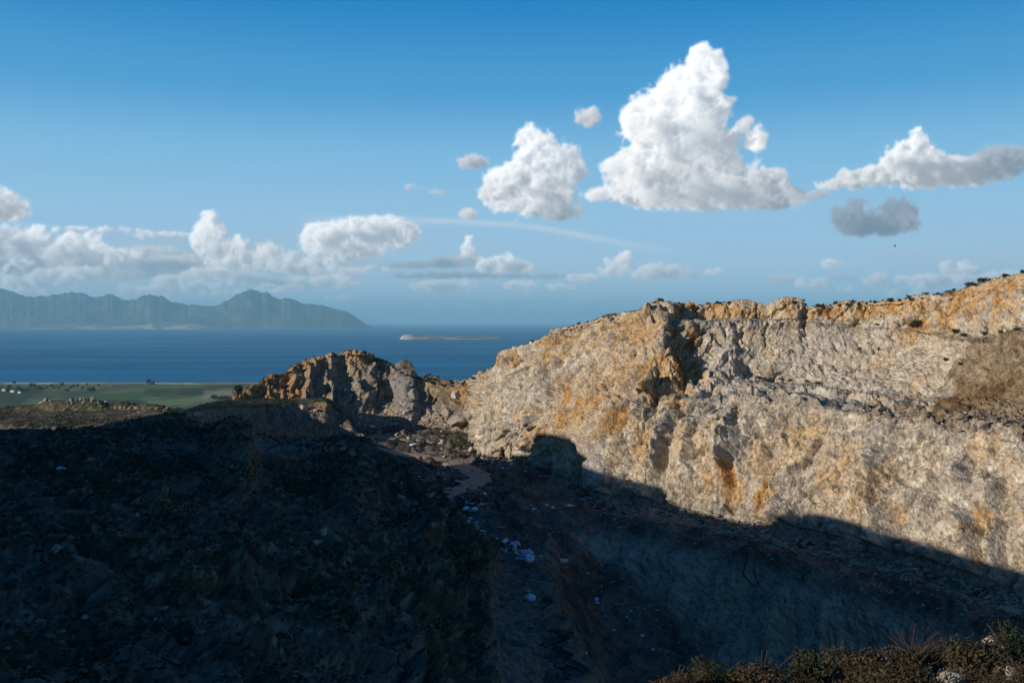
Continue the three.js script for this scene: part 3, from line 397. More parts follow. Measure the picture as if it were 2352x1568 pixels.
const hillG = sheet({
  lines: [hillLines[0].map(([x, y, d]) => [x, HZ + (EYE * 0 + (y - HZ) * d / F + 9) * F / (d + 9), d + 9]), ...hillLines], px0: -900, px1: 1370, cols: 560, rows: [8, 50, 84, 84, 60, 14],
  bump: (p, n, at) => { const ramp = sm(1090, 1170, at.px) * sm(1.02, 1.3, at.line), spur = 5 * sm(0, 1, spots([[530, 1075, 62, 110, 1, -.15]], at.px + (vn(p.x / 4, p.y / 4, p.z / 4) - .5) * 30, at.py) * 2 - 1) + 3.5 * sm(0, 1, spots([[820, 1130, 90, 60, 1, .3], [980, 1230, 50, 70, 1, .3]], at.px, at.py) * 2 - 1); return (spur * sm(1.02, 1.2, at.line) + groundNoise(p) * .8 + rockNoise(p, .7, 1) * (.55 + .6 * sm(820, 960, at.px)) * sm(1.05, 1.5, at.line) + (ridged(p.x / 9 + p.z / 40, p.y / 18, p.z / 16, 3) - .5) * 2.6 * sm(1.1, 1.8, at.line) * (1 - sm(5, 5.6, at.line))) * (1 - ramp * .75); },
  after: (p, at) => { const k = sm(1180, 1260, at.px); if (k) p.x += k * (fbm(p.x / 5, p.z / 5, 3.3, 4, .6) - .5) * 9; },
  colour: (p, at) => {
    const n1 = fbm(p.x / 8, p.y / 8, p.z / 8, 4), n2 = fbm(p.x / 1.1, p.y / 1.1, p.z / 1.1, 3), n3 = vn(p.x / .45, p.y / .45, p.z / .45), ramp = sm(1080, 1140, at.px + (n1 - .5) * 60);
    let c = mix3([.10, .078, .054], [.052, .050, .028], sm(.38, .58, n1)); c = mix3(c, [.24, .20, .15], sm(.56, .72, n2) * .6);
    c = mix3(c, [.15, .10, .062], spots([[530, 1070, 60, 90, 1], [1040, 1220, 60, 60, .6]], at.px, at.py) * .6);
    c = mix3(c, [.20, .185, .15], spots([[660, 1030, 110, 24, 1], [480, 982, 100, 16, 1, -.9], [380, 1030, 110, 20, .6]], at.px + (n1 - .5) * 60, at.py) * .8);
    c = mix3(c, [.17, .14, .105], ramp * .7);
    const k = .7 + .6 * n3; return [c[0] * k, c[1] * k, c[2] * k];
  },
});
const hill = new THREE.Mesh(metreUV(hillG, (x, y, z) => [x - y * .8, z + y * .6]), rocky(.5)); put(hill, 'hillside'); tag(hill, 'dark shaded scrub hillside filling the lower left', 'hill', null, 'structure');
console.log('hills done');

// ---------------------------------------------------------------- the ridge left of the view, whose shadow lies across the quarry
const shadowEdge = [[1178, 1056], [1200, 1022], [1222, 1000], [1245, 992], [1285, 998], [1312, 1011], [1330, 1040], [1345, 1066], [1420, 1085], [1520, 1110], [1540, 1150], [1600, 1170], [1700, 1192], [1765, 1186], [1800, 1172], [1850, 1166], [1910, 1180], [2000, 1204], [2100, 1232], [2200, 1258], [2352, 1300]];
const RS = 60, crestAt = shadowEdge.map(([px, py]) => { const q = cliffG.seen(px, py, 4), x = q.x, d = -q.z, s = x * SUN_H[0] - d * SUN_H[1], n = x * SUN_H[1] + d * SUN_H[0]; return [n, q.y - EYE + (RS - s) * SUN_TAN]; }).sort((a, b) => a[0] - b[0]).filter((p, i, a) => !i || p[0] - a[i - 1][0] > .3);
const n0 = crestAt[0][0], n9 = crestAt[crestAt.length - 1][0], y9 = crestAt[crestAt.length - 1][1];
const ridgeTop = curve([[n0 - 60, -42], [n0 - 14, -34], [n0 - 4, -22], ...crestAt, [n9 + 25, y9 - 2], [n9 + 45, y9 - 8], [n9 + 65, y9 - 16], [n9 + 90, y9 - 26], [n9 + 150, y9 - 45]]);
console.log('ridge', n0.toFixed(1), n9.toFixed(1), crestAt.map((c) => c.map((v) => v.toFixed(1)).join(':')).join(' '));
{
  const nc = 300, nr = 60, P = new Float32Array(nc * nr * 3), C = new Float32Array(nc * nr * 3);
  for (let j = 0; j < nr; j++) for (let i = 0; i < nc; i++) {
    const t = j / (nr - 1), s = t < .5 ? lerp(280, RS, (t * 2) ** .7) : lerp(RS, -12, (t - .5) * 2), n = lerp(n0 - 60, n9 + 150, i / (nc - 1)), x = s * SUN_H[0] + n * SUN_H[1], d = -s * SUN_H[1] + n * SUN_H[0], o = (j * nc + i) * 3, off = Math.abs(s - RS);
    const fade = sm(0, 8, off);
    P[o] = x; P[o + 2] = -d; P[o + 1] = EYE + Math.max(-130, ridgeTop(n) - off * (s > RS ? .42 : .8)) + (fbm(x / 6, d / 6, 3, 3) - .5) * 2.4 * fade + (fbm(x / 1.2, d / 1.2, 3, 2) - .5) * .5;
    const n1 = fbm(x / 6, d / 6, 8, 4); const c = mix3([.13, .10, .065], SCRUB, sm(.42, .58, n1)); C[o] = c[0]; C[o + 1] = c[1]; C[o + 2] = c[2];
  }
  const m = new THREE.Mesh(gridGeometry(P, C, nc, nr), painted(1)); put(m, 'ridge'); tag(m, 'scrub ridge left of the view that shades the quarry', 'ridge', null, 'structure');
}

// ---------------------------------------------------------------- sea, plain, far hills, islet
{
  const wave = new Float32Array(0), N = 512, b = new Uint8Array(N * N * 4);
  for (let j = 0; j < N; j++) for (let i = 0; i < N; i++) { const o = (j * N + i) * 4; const tile = (f, q) => { const x = i / N * f, y = j / N * f; const a = vn(x, y, q), b2 = vn(x - f, y, q), c = vn(x, y - f, q), d = vn(x - f, y - f, q), u = i / N, v = j / N; return lerp(lerp(a, b2, u), lerp(c, d, u), v); }; const v = 255 * (.5 * tile(10, 1) + .3 * tile(26, 2) + .2 * tile(70, 3)); b[o] = b[o + 1] = b[o + 2] = v; b[o + 3] = 255; }
  const t = new THREE.DataTexture(b, N, N); t.wrapS = t.wrapT = THREE.RepeatWrapping; t.magFilter = THREE.LinearFilter; t.needsUpdate = true; t.repeat.set(1, 1);
  const cb = new Uint8Array(N * N * 4); for (let j = 0; j < N; j++) for (let i = 0; i < N; i++) { const o = (j * N + i) * 4, u = i / N, v = j / N, w = (x, y) => fbm(x * 5, y * 26, 4.4, 4, .6), q = lerp(lerp(w(u, v), w(u - 1, v), u), lerp(w(u, v - 1), w(u - 1, v - 1), u), v), k = 205 + 50 * sm(.35, .65, q); cb[o] = cb[o + 1] = cb[o + 2] = k; cb[o + 3] = 255; }
  const ct = new THREE.DataTexture(cb, N, N); ct.wrapS = ct.wrapT = THREE.RepeatWrapping; ct.magFilter = THREE.LinearFilter; ct.colorSpace = THREE.SRGBColorSpace; ct.needsUpdate = true; ct.repeat.set(1 / 40, 1 / 40);
  const g = new THREE.PlaneGeometry(260000, 260000, 1, 1).rotateX(-Math.PI / 2); const uv = g.attributes.uv; for (let i = 0; i < uv.count; i++) uv.setXY(i, uv.getX(i) * 1700, uv.getY(i) * 1700);
  const m = new THREE.Mesh(g, new THREE.MeshPhysicalMaterial({ color: new THREE.Color().setRGB(.014, .185, .345), map: ct, roughness: .6, specularIntensity: .12, bumpMap: t, bumpScale: 5 })); put(m, 'sea'); tag(m, 'calm blue sea reaching the horizon', 'sea', null, 'structure');
}
{
  const nc = 420, nr = 150, P = new Float32Array(nc * nr * 3), C = new Float32Array(nc * nr * 3), R = rng(5), tone = [[.075, .115, .028], [.06, .095, .025], [.095, .125, .035], [.075, .095, .033], [.13, .115, .06], [.05, .075, .024]];
  for (let j = 0; j < nr; j++) for (let i = 0; i < nc; i++) {
    const d = j < nr - 1 ? 2385 * Math.pow(560 / 2385, (j - 1) / (nr - 3)) : -3000, px = lerp(-1200, 1500, i / (nc - 1)), x = d > 0 ? (px - CX) * d / F : lerp(-6000, 6000, i / (nc - 1)), o = (j * nc + i) * 3;
    const shore = d + (fbm(x / 300, 1, 1, 3) - .5) * 90;
    P[o] = j ? x : x * 1.01; P[o + 2] = j ? -shore : -shore - 25; P[o + 1] = j ? 3.2 + (fbm(x / 120, d / 120, 2, 3) - .5) * 3 + sm(1500, 600, d) * 4 : -2;
    const a = x * .94 + d * .34, b = -x * .34 + d * .94, ci = Math.floor(a / 105 + .25 * vn(a / 90, b / 90, 1)), cj = Math.floor(b / 230 + (ci & 1) * .4), id = hash3(ci, cj, 5), fa = Math.abs((a / 105) % 1), n2 = fbm(x / 14, d / 34, 4, 3);
    let c = tone[Math.floor(id * tone.length)]; c = mix3(c, [.045, .038, .022], sm(.55, .7, fbm(x / 80, d / 160, 9, 3)) * .6); if (fa < .012) c = mix3(c, [.03, .04, .016], .5);
    if (j < 4) c = [.26, .22, .16];
    const k = 1.35 * (.6 + .8 * n2) * (.45 + 1.1 * hash3(cj, ci, 9)); C[o] = c[0] * k; C[o + 1] = c[1] * k; C[o + 2] = c[2] * k;
  }
  const m = new THREE.Mesh(gridGeometry(P, C, nc, nr), painted(1)); put(m, 'coastal_plain'); tag(m, 'flat green fields between the quarry and the shore', 'fields', null, 'structure');
}
function farLand(name, label, category, knots, foot, d, depth, colour, cols, rows) {
  const top = curve(knots), x0 = knots[0][0], x1 = knots[knots.length - 1][0], P = new Float32Array(cols * rows * 3), C = new Float32Array(cols * rows * 3), unit = d / F;
  for (let j = 0; j < rows; j++) for (let i = 0; i < cols; i++) {
    const px = lerp(x0, x1, i / (cols - 1)), t = j / (rows - 1), o = (j * cols + i) * 3, up = Math.max(.2, (foot - top(px)) * (1 + (fbm(px / 15, 3.3, d / 9e3, 4, .6) - .5) * .22)), v = Math.abs(t - .5) * 2, env = Math.pow(1 - v, .85);
    const wq = (fbm(px / 50, t * 6, 1.5, 3) - .5) * 1.2, spur = ridged(px / 64 + wq + t * 1.4, t * 2.6 + wq, d / 1e4, 5), rough = (spur - .58) * Math.pow(Math.sin(Math.PI * clamp(1 - v)), .7) * .7 + (v < .25 ? (fbm(px / 14, t * 14, 4, 3) - .5) * .05 : 0), dd = d + (t - .5) * depth;
    const h = Math.max(-.5, up * clamp(env + rough * (t > .5 ? 1 : .4), 0, 1)) * unit * dd / d;
    P[o] = (px - CX) * dd / F; P[o + 1] = v > .985 ? -30 : h; P[o + 2] = -dd;
    const n = fbm(px / 26, t * 8, 2.2, 4), c = colour(n, v, px); C[o] = c[0]; C[o + 1] = c[1]; C[o + 2] = c[2];
  }
  // rows run near to far; flip so that the top is up
  const g = gridGeometry(P, C, cols, rows); g.computeVertexNormals();
  const m = new THREE.Mesh(g, painted(1)); put(m, name); tag(m, label, category, null, 'structure'); return m;
}
farLand('hills', 'long blue hazy mountain range beyond the sea', 'mountains', [[-900, 700], [-500, 690], [-250, 668], [-100, 655], [0, 662], [30, 671], [60, 680], [100, 681], [150, 671], [190, 676], [215, 683], [255, 678], [290, 690], [340, 678], [362, 680], [400, 694], [450, 700], [490, 703], [520, 691], [545, 676], [575, 668], [606, 671], [640, 686], [665, 686], [700, 698], [735, 698], [762, 708], [790, 713], [820, 730], [836, 742], [856, 753]], 753.5, 22800, 5200, (n, v) => mix3([.035, .04, .028], [.10, .085, .06], sm(.45, .7, n)), 700, 120);
farLand('hills', 'low pale headland in front of the blue mountains', 'headland', [[60, 754], [130, 748], [200, 745], [260, 749], [320, 746], [380, 741], [440, 744], [480, 750], [515, 755]], 755.5, 20200, 1600, (n) => mix3([.10, .085, .06], [.42, .35, .25], sm(.42, .62, n)), 240, 30);
farLand('islet', 'low bare islet with a pale rocky end out at sea', 'island', [[918, 778], [926, 770], [940, 767.5], [960, 769], [990, 771], [1030, 773], [1060, 772.5], [1085, 774], [1120, 773], [1145, 776], [1152, 778]], 778.2, 8480, 420, (n, v, px) => mix3(mix3([.11, .09, .06], [.42, .36, .28], sm(.4, .6, n) * .7), [.55, .45, .36], 1 - sm(925, 960, px)), 260, 24);
console.log('far done');
// ---------------------------------------------------------------- the ledge the picture is taken from, with its cushion shrubs
const ledgeY = (x, d) => { const edge = 13.2 + (fbm(x / 1.6, 3.1, 1, 3) - .5) * 2.2, over = Math.max(0, d - edge), side = Math.max(0, .15 + .11 * d - x + (fbm(d / 2, 7.7, 2, 2) - .5)); return -1.60 - .214 * d + .095 * (x - 7.2) + (fbm(x / 1.3, d / 1.3, 4, 4) - .5) * .42 - over * over * .22 - over * .5 - side * .55 - Math.max(0, 3 - d) * .05; };
{
  const nc = 300, nr = 200, P = new Float32Array(nc * nr * 3), C = new Float32Array(nc * nr * 3);
  for (let j = 0; j < nr; j++) for (let i = 0; i < nc; i++) {
    const x = lerp(-14, 22, i / (nc - 1)), d = lerp(22, -8, j / (nr - 1)), o = (j * nc + i) * 3; P[o] = x; P[o + 1] = EYE + Math.max(-34, ledgeY(x, d)); P[o + 2] = -d;
    const n1 = fbm(x / 1.1, d / 1.1, 2.4, 4), n2 = vn(x / .09, d / .09, 1.1), c = mix3(mix3([.10, .072, .045], [.05, .043, .024], sm(.4, .6, n1)), [.30, .24, .17], sm(.60, .72, n1)), k = .75 + .5 * n2; C[o] = c[0] * k; C[o + 1] = c[1] * k; C[o + 2] = c[2] * k;
  }
  const m = new THREE.Mesh(gridGeometry(P, C, nc, nr), painted(1)); put(m, 'ledge'); tag(m, 'stony foreground ledge at the lower right', 'ground', null, 'structure');
}
// ---- makers
const UNIT = ['first', 'second', 'third', 'fourth', 'fifth', 'sixth', 'seventh', 'eighth', 'ninth', 'tenth', 'eleventh', 'twelfth', 'thirteenth', 'fourteenth', 'fifteenth', 'sixteenth', 'seventeenth', 'eighteenth', 'nineteenth'], TENS = ['twent', 'thirt', 'fort', 'fift', 'sixt'];
const ORD = Array.from({ length: 66 }, (_, i) => { const n = i + 1; return n < 20 ? UNIT[i] : n % 10 ? TENS[Math.floor(n / 10) - 2] + 'y-' + UNIT[n % 10 - 1] : TENS[n / 10 - 2] + 'ieth'; });
const byColumn = (n, make) => Array.from({ length: n }, make).sort((a, b) => a[0] - b[0]);
/** leaves spread over a few overlapping clumps: unit-sized crown about 1 wide */
function leafCrown(seed, leaves, leaf, squash, tones) {
  const R = rng(seed), pos = [], col = [], idx = [], nrm = [], clumps = [];
  for (let k = 0; k < 9; k++) { const a = R() * 6.28, r = Math.sqrt(R()) * .30; clumps.push([Math.cos(a) * r, (.18 + R() * .42) * squash, Math.sin(a) * r, .15 + R() * .14]); }
  const t1 = new THREE.Vector3(), t2 = new THREE.Vector3(), n = new THREE.Vector3(), c = new THREE.Vector3();
  for (let i = 0; i < leaves; i++) {
    const q = clumps[Math.floor(R() * clumps.length)], u = R() * 2 - 1, a = R() * 6.28, s = Math.sqrt(1 - u * u), rr = q[3] * (.55 + .5 * Math.sqrt(R()));
    n.set(s * Math.cos(a), u, s * Math.sin(a)); c.set(q[0] + n.x * rr, Math.max(.01, q[1] + n.y * rr * (.6 + .4 * squash)), q[2] + n.z * rr);
    n.x += (R() - .5) * 1.4; n.y += (R() - .5) * 1.4; n.z += (R() - .5) * 1.4; n.normalize(); t1.set(R() - .5, R() - .5, R() - .5).cross(n).normalize(); t2.crossVectors(n, t1);
    const l = leaf * (.6 + .8 * R()), w = l * .55, b = pos.length / 3, tn = tones[Math.floor(R() * tones.length)], k = .75 + .5 * R();
    for (const [p, q2] of [[-1, 0], [0, -1], [1, 0], [0, 1]]) { pos.push(c.x + t1.x * p * l + t2.x * q2 * w, c.y + t1.y * p * l + t2.y * q2 * w, c.z + t1.z * p * l + t2.z * q2 * w); nrm.push(n.x, n.y, n.z); col.push(tn[0] * k, tn[1] * k, tn[2] * k); }
    idx.push(b, b + 1, b + 2, b, b + 2, b + 3);
  }
  const g = new THREE.BufferGeometry(); g.setAttribute('position', new THREE.Float32BufferAttribute(pos, 3)); g.setAttribute('normal', new THREE.Float32BufferAttribute(nrm, 3)); g.setAttribute('color', new THREE.Float32BufferAttribute(col, 3)); g.setIndex(idx); return g;
}
function twigs(seed, count, spread, height, radius) {
  const R = rng(seed), parts = [];
  for (let i = 0; i < count; i++) { const a = R() * 6.28, s = spread * (.3 + .7 * R()), h = height * (.6 + .5 * R()), k = .3 + R() * .4; const c = new THREE.CatmullRomCurve3([new THREE.Vector3(0, -.08, 0), new THREE.Vector3(Math.cos(a) * s * .35, h * .45, Math.sin(a) * s * .35), new THREE.Vector3(Math.cos(a + k) * s, h, Math.sin(a + k) * s)]); parts.push(new THREE.TubeGeometry(c, 4, radius * (.6 + .6 * R()), 4)); }
  return mergeGeometries(parts);
}
const leafMat = painted(1), barkMat = std([.065, .048, .033]);
const dark = [[.026, .034, .014], [.036, .040, .018], [.020, .026, .012], [.046, .042, .022]], olive = [[.038, .033, .016], [.028, .026, .013], [.052, .039, .021], [.044, .038, .019]], russet = [[.058, .038, .022], [.044, .032, .018], [.072, .052, .030], [.032, .028, .015]], green = [[.026, .038, .013], [.036, .046, .016], [.020, .029, .011]];
function shrubKind(seed, leaves, leaf, squash, tones, twigCount = 7) { const g = new THREE.Group(); const f = new THREE.Mesh(leafCrown(seed, leaves, leaf, squash, tones), leafMat); f.name = 'foliage'; const s = new THREE.Mesh(twigs(seed + 5, twigCount, twigCount > 7 ? .44 : .30, (twigCount > 7 ? .82 : .42) * squash, twigCount > 7 ? .005 : .012), barkMat); s.name = 'stem'; g.add(f, s); return g; }
function plant(kind, at, size, name, label, category, group, turn = 0, tall = 1) { const o = kind.clone(); o.position.copy(at); if (tall < 1) o.position.y -= size * tall * .22; o.scale.set(size, size * tall, size); o.rotation.y = turn; put(o, name); tag(o, label, category, group); return o; }
function stoneG(seed, flat = .7, detail = 3) {
  const g = mergeVertices(new THREE.IcosahedronGeometry(.5, detail).deleteAttribute('uv').deleteAttribute('normal')), p = g.attributes.position, C = [], v = new THREE.Vector3(), R = rng(seed), pl = []; for (let i = 0; i < 15; i++) { const n = new THREE.Vector3(R() - .5, R() - .5, R() - .5).normalize(); pl.push([n, .20 + R() * .17]); }
  for (let i = 0; i < p.count; i++) { v.fromBufferAttribute(p, i); for (const [n, d] of pl) { const e = v.dot(n) - d; if (e > 0) v.addScaledVector(n, -e * .92); } v.multiplyScalar(1.2 + (fbm(v.x * 6 + seed, v.y * 6, v.z * 6, 4, .65) - .5) * .5); v.y *= flat; p.setXYZ(i, v.x, v.y, v.z); const k = .7 + .6 * fbm(v.x * 7 + seed, v.y * 7, v.z * 7, 3); C.push(k, k, k); }
  g.setAttribute('color', new THREE.Float32BufferAttribute(C, 3)); g.computeVertexNormals(); return g;
}
const stones = [11, 23, 37, 51, 67, 79].map((s) => stoneG(s, .62 + (s % 5) * .09, 5));
const stoneMat = [[.36, .30, .23], [.27, .225, .165], [.42, .37, .31], [.20, .15, .10]].map((c) => { const m = painted(1); m.color.setRGB(...c); return m; });
function boulder(at, size, tone, label, group, k = 0, stretch = 1) { const m = new THREE.Mesh(stones[k % stones.length], stoneMat[tone]); m.position.copy(at); m.position.y += size * .12; m.scale.set(size * stretch, size, size); m.rotation.set((k * .37) % .5, k * 1.7, (k * .21) % .4); put(m, 'boulder'); tag(m, label, 'boulder', group); return m; }

// ---- shrubs along the cliff's crest, on its ledges and on the mound
const R3 = rng(77), far = [1, 2, 3, 4].map((s) => shrubKind(s * 31, 260, .085, .8, dark)), pick = (a) => a[Math.floor(R3() * a.length)];
const crestShrubs = [[1500, 690, 2.0], [1382, 722, 1.2], [1345, 738, 1.1], [1412, 714, 1.0], [1568, 692, 1.4], [1250, 776, 1.3], [1605, 694, .9], [1712, 699, 1.1], [1742, 702, 1.2], [1826, 689, 2.4], [1868, 700, 1.3], [1893, 700, 1.5], [1928, 695, 1.6], [1948, 693, 2.0], [1974, 692, 1.4], [2006, 690, 1.9], [2040, 687, 2.6], [2062, 686, 1.6], [2090, 683, 1.8], [2116, 680, 2.0], [2150, 672, 1.7], [2188, 662, 2.3], [2222, 652, 3.0], [2236, 648, 2.2], [2256, 640, 3.2], [2270, 638, 2.0], [2306, 630, 2.2], [2346, 621, 2.6]];
crestShrubs.sort((a, b) => a[0] - b[0]).forEach(([px, py, s], i) => { const q = cliffG.seen(px, py + 2, 6); plant(pick(far), q, s * (.5 + R3() * .6), 'crest_shrub', ORD[i] + ' dark shrub from the left along the crest of the great cliff', 'shrub', 'shrubs along the cliff crest', R3() * 6, .72 + R3() * .26); });
[[2096, 748, 3.6, 'large dark bush growing halfway up the upper cliff face'], [2190, 762, 2.6, 'round dark shrub at the left end of the upper right ledge'], [2215, 764, 1.8, 'low dark shrub second along the upper right ledge'], [2260, 760, 1.6, 'small dark shrub in the middle of the upper right ledge'], [2300, 756, 1.5, 'small dark shrub near the right end of the upper right ledge'], [2335, 752, 1.7, 'dark shrub at the frame edge on the upper right ledge'], [1740, 862, 1.7, 'dark shrub at the left end of the middle ledge'], [1765, 868, 2.0, 'dark shrub second from left on the middle ledge'], [1790, 866, 1.4, 'small shrub third from left on the middle ledge'], [1815, 868, 1.7, 'dark shrub fourth from left on the middle ledge'], [1850, 870, 1.5, 'dark shrub fifth from left on the middle ledge'], [1880, 874, 1.4, 'last small shrub on the right of the middle ledge'], [2012, 740, 1.2, 'small dark shrub high on the pale bowl left of the large bush'], [1968, 742, 1.0, 'tiny dark shrub on the pale bowl under the crest'], [2000, 930, 1.4, 'low shrub on the main bench under the pale bowl'], [2030, 936, 1.6, 'wide shrub on the main bench left of the talus'], [2204, 832, 1.7, 'dark shrub on the brown wall under its ledge'], [2172, 820, 1.6, 'dark shrub at the left rim of the brown wall'], [1085, 863, 2.3, 'dark bush in the saddle at the left end of the cliff']].forEach(([px, py, s, label]) => plant(pick(far), cliffG.seen(px, py, 7), s, 'ledge_shrub', label, 'shrub', 'shrubs on the cliff ledges', R3() * 6, .75));
for (let i = 0; i < 34; i++) { const px = 585 + i * 13.6 + (R3() - .5) * 8, q = moundG.seen(px, curve(crestE.map((p) => [p[0], p[1]]))(px) + 1, 7); plant(pick(far), q, 1.3 + R3() * 1.6, 'mound_shrub', ORD[i] + ' dark shrub from the left on the crest of the ribbed mound', 'shrub', 'shrubs on the mound crest', R3() * 6, .7); }
{ // the lone tree at the mound's left foot
  const t = new THREE.Group(), c = new THREE.Mesh(leafCrown(402, 900, .06, 1.5, dark), leafMat), tr = new THREE.Mesh(twigs(403, 6, .2, .8, .03), barkMat); c.name = 'crown'; tr.name = 'trunk'; c.position.y = .12; t.add(c, tr); t.position.copy(U(547, 917, 362)); t.scale.set(4.2, 4.6, 4.2); put(t, 'tree'); tag(t, 'small dark tree beside the orange left end of the mound', 'tree');
}
// ---- boulders
[[452, 950, 3.6, 2, 'large pale boulder on the near edge of the plateau'], [438, 955, 1.6, 1, 'small boulder touching the large pale boulder'], [700, 934, 3.2, 0, 'sunlit tan boulder at the corner of the scarp top'], [728, 938, 2.6, 0, 'second tan boulder at the corner of the scarp top'], [415, 941, 1.6, 1, 'brown boulder just left of the large pale boulder'], [525, 962, 1.4, 2, 'white stone below the scarp'], [510, 968, 1.5, 2, 'pale stone below the scarp left of the white stone']].forEach(([px, py, s, t, l], i) => boulder(plateauG.seen(px, py, 6), s * .8, t, l, 'boulders on the plateau', i, 1.3));
byColumn(26, (_, i) => { const k = knolls[i % 5]; return [k[0] + (R3() - .5) * k[2] * 1.7, k[1] + 2 + R3() * 8]; }).forEach(([px, py], i) => boulder(plateauG.seen(px, py, 6), .7 + R3() * .9, 1, ORD[i] + ' brown stone from the left on the spoil heaps at the plateau edge', 'stones on the spoil heaps', i, 1.1));
[[1020, 955, 5, 1, 'house-sized tan block in the gully beside the great cliff'], [1050, 965, 8, 1, 'broad rounded tan outcrop at the left foot of the great cliff'], [1075, 950, 5, 1, 'tan block behind the rounded outcrop'], [948, 905, 5, 1, 'tall tan block on top of the talus fan'], [955, 930, 3.6, 1, 'tan block halfway down the talus fan'], [925, 950, 3, 0, 'pale boulder on the left flank of the talus fan'], [905, 968, 2.4, 0, 'pale boulder low on the talus fan'], [975, 960, 3.4, 0, 'tan boulder low on the right of the talus fan'], [850, 978, 3, 2, 'pale boulder under the mound ribs'], [815, 975, 2.6, 0, 'tan boulder at the left foot of the mound ribs'], [1040, 905, 5, 0, 'orange block high in the gully'], [990, 940, 3, 1, 'brown block at the right edge of the talus fan']].forEach(([px, py, s, t, l], i) => boulder(moundG.seen(px, py, 8), s, t, l, 'blocks below the mound', i + 2, 1.15));
const floorAt = (px, py) => { let d = 42 * F / (py - HZ), x; for (let k = 0; k < 12; k++) { x = (px - CX) * d / F; d = lerp(d, -floorY(x, d) * F / (py - HZ), .6); } x = (px - CX) * d / F; return new THREE.Vector3(x, EYE + floorY(x, d), -d); };
byColumn(46, () => { const px = 830 + R3() * 270; return [px, 990 + R3() * 26 + (px > 1000 ? R3() * 34 : 0)]; }).forEach(([px, py], i) => boulder(floorAt(px, py), .7 + R3() * R3() * 1.9, Math.floor(R3() * 2), ORD[i] + ' stone from the left in the sunlit rubble at the back of the quarry', 'rubble stones at the back of the quarry', i, 1.2));
byColumn(30, () => { const px = 1960 + R3() * 390; return [px, 915 + (px - 1960) * .13 + R3() * 40]; }).forEach(([px, py], i) => boulder(cliffG.seen(px, py, 6), .6 + R3() * 1.3, 3, ORD[i] + ' brown stone from the left on the talus of the right bench', 'talus stones on the right bench', i, 1.1));
byColumn(34, (_, i) => { const px = i < 20 ? 760 + R3() * 320 : 80 + R3() * 700; return [px, i < 20 ? 1012 + Math.max(0, px - 830) * .95 + R3() * 60 : 1010 + R3() * 420]; }).forEach(([px, py], i) => boulder(hillG.seen(px, py, 6), (.5 + R3() * R3() * 1.5) * clamp((1500 - py) / 400, .35, 1), R3() < .6 ? 3 : 1, ORD[i] + ' rock outcrop from the left on the shaded hillside', 'outcrops on the hillside', i, 1.3));
// ---- dumped rubbish
function crumple(seed, n = 7) { const g = new THREE.BoxGeometry(1, .05, .8, n, 1, n - 1), p = g.attributes.position, v = new THREE.Vector3(); for (let i = 0; i < p.count; i++) { v.fromBufferAttribute(p, i); const h = (fbm(v.x * 3 + seed, v.z * 3, seed, 3) - .5) * .7; p.setXYZ(i, v.x + (vn(v.x * 4 + seed, v.z * 4, 1) - .5) * .25, v.y + h, v.z + (vn(v.x * 4, v.z * 4 + seed, 5) - .5) * .25); } g.computeVertexNormals(); return g; }
function bagG(seed) { const g = mergeVertices(new THREE.IcosahedronGeometry(.5, 3).deleteAttribute('uv').deleteAttribute('normal')), p = g.attributes.position, v = new THREE.Vector3(); for (let i = 0; i < p.count; i++) { v.fromBufferAttribute(p, i); v.multiplyScalar(1 + (ridged(v.x * 3 + seed, v.y * 3, v.z * 3, 3) - .5) * .5); const neck = sm(.25, .5, v.y); v.x *= 1 - neck * .6; v.z *= 1 - neck * .6; v.y = Math.max(-.28, v.y * (v.y > 0 ? .85 : .6)); p.setXYZ(i, v.x, v.y, v.z); } g.computeVertexNormals(); return g; }
function plankG(seed) { const g = new THREE.BoxGeometry(1, .05, .14, 8, 1, 1), p = g.attributes.position; for (let i = 0; i < p.count; i++) p.setXYZ(i, p.getX(i), p.getY(i) + Math.sin(p.getX(i) * 3 + seed) * .03, p.getZ(i) * (1 + .3 * vn(p.getX(i) * 4, seed, 1))); g.computeVertexNormals(); return g; }
function slabG(seed) { const s = new THREE.Shape(), R = rng(seed); for (let i = 0; i < 7; i++) { const a = i / 7 * 6.28, r = .4 + R() * .22; s[i ? 'lineTo' : 'moveTo'](Math.cos(a) * r, Math.sin(a) * r * .7); } return new THREE.ExtrudeGeometry(s, { depth: .1, bevelEnabled: true, bevelSize: .02, bevelThickness: .02, bevelSegments: 1 }).rotateX(-Math.PI / 2); }
const sheets = [1, 2, 3, 4].map((s) => crumple(s * 3.7)), bags = [1, 2, 3].map((s) => bagG(s * 5.1)), planks = [1, 2].map(plankG), slabs = [4, 9, 15].map(slabG);
const WH = std([.66, .66, .64], .6), PB = std([.36, .44, .56], .5), BL = std([.06, .16, .45], .5), GN = std([.05, .30, .14], .5), WD = std([.48, .32, .12], .9), RD = std([.30, .09, .06], .7), CO = std([.46, .42, .36], 1), GY = std([.45, .46, .47], .8);
function rubbish(kind, mat, px, py, size, label, group, turn, tilt = .1) {
  const [geos, name, cat] = { sheet: [sheets, 'plastic_sheet', 'plastic'], bag: [bags, 'rubbish_bag', 'bag'], plank: [planks, 'plank', 'plank'], slab: [slabs, 'concrete_slab', 'slab'] }[kind];
  const m = new THREE.Mesh(geos[Math.floor(R3() * geos.length)], mat); m.position.copy(floorAt(px, py)); m.position.y += size * (kind === 'bag' ? .25 : .14) + .06; m.scale.setScalar(size); m.rotation.set((R3() - .5) * 2 * tilt, turn ?? R3() * 6.28, (R3() - .5) * 2 * tilt); put(m, name); tag(m, label, cat, group); return m;
}
rubbish('sheet', PB, 1055, 1108, 1.9, 'flat white sheet lying alone on the dirt road bend', null, 0, .02);
rubbish('plank', WD, 1083, 1084, 2.2, 'yellow plank beside the dirt road', null, .1, .02);
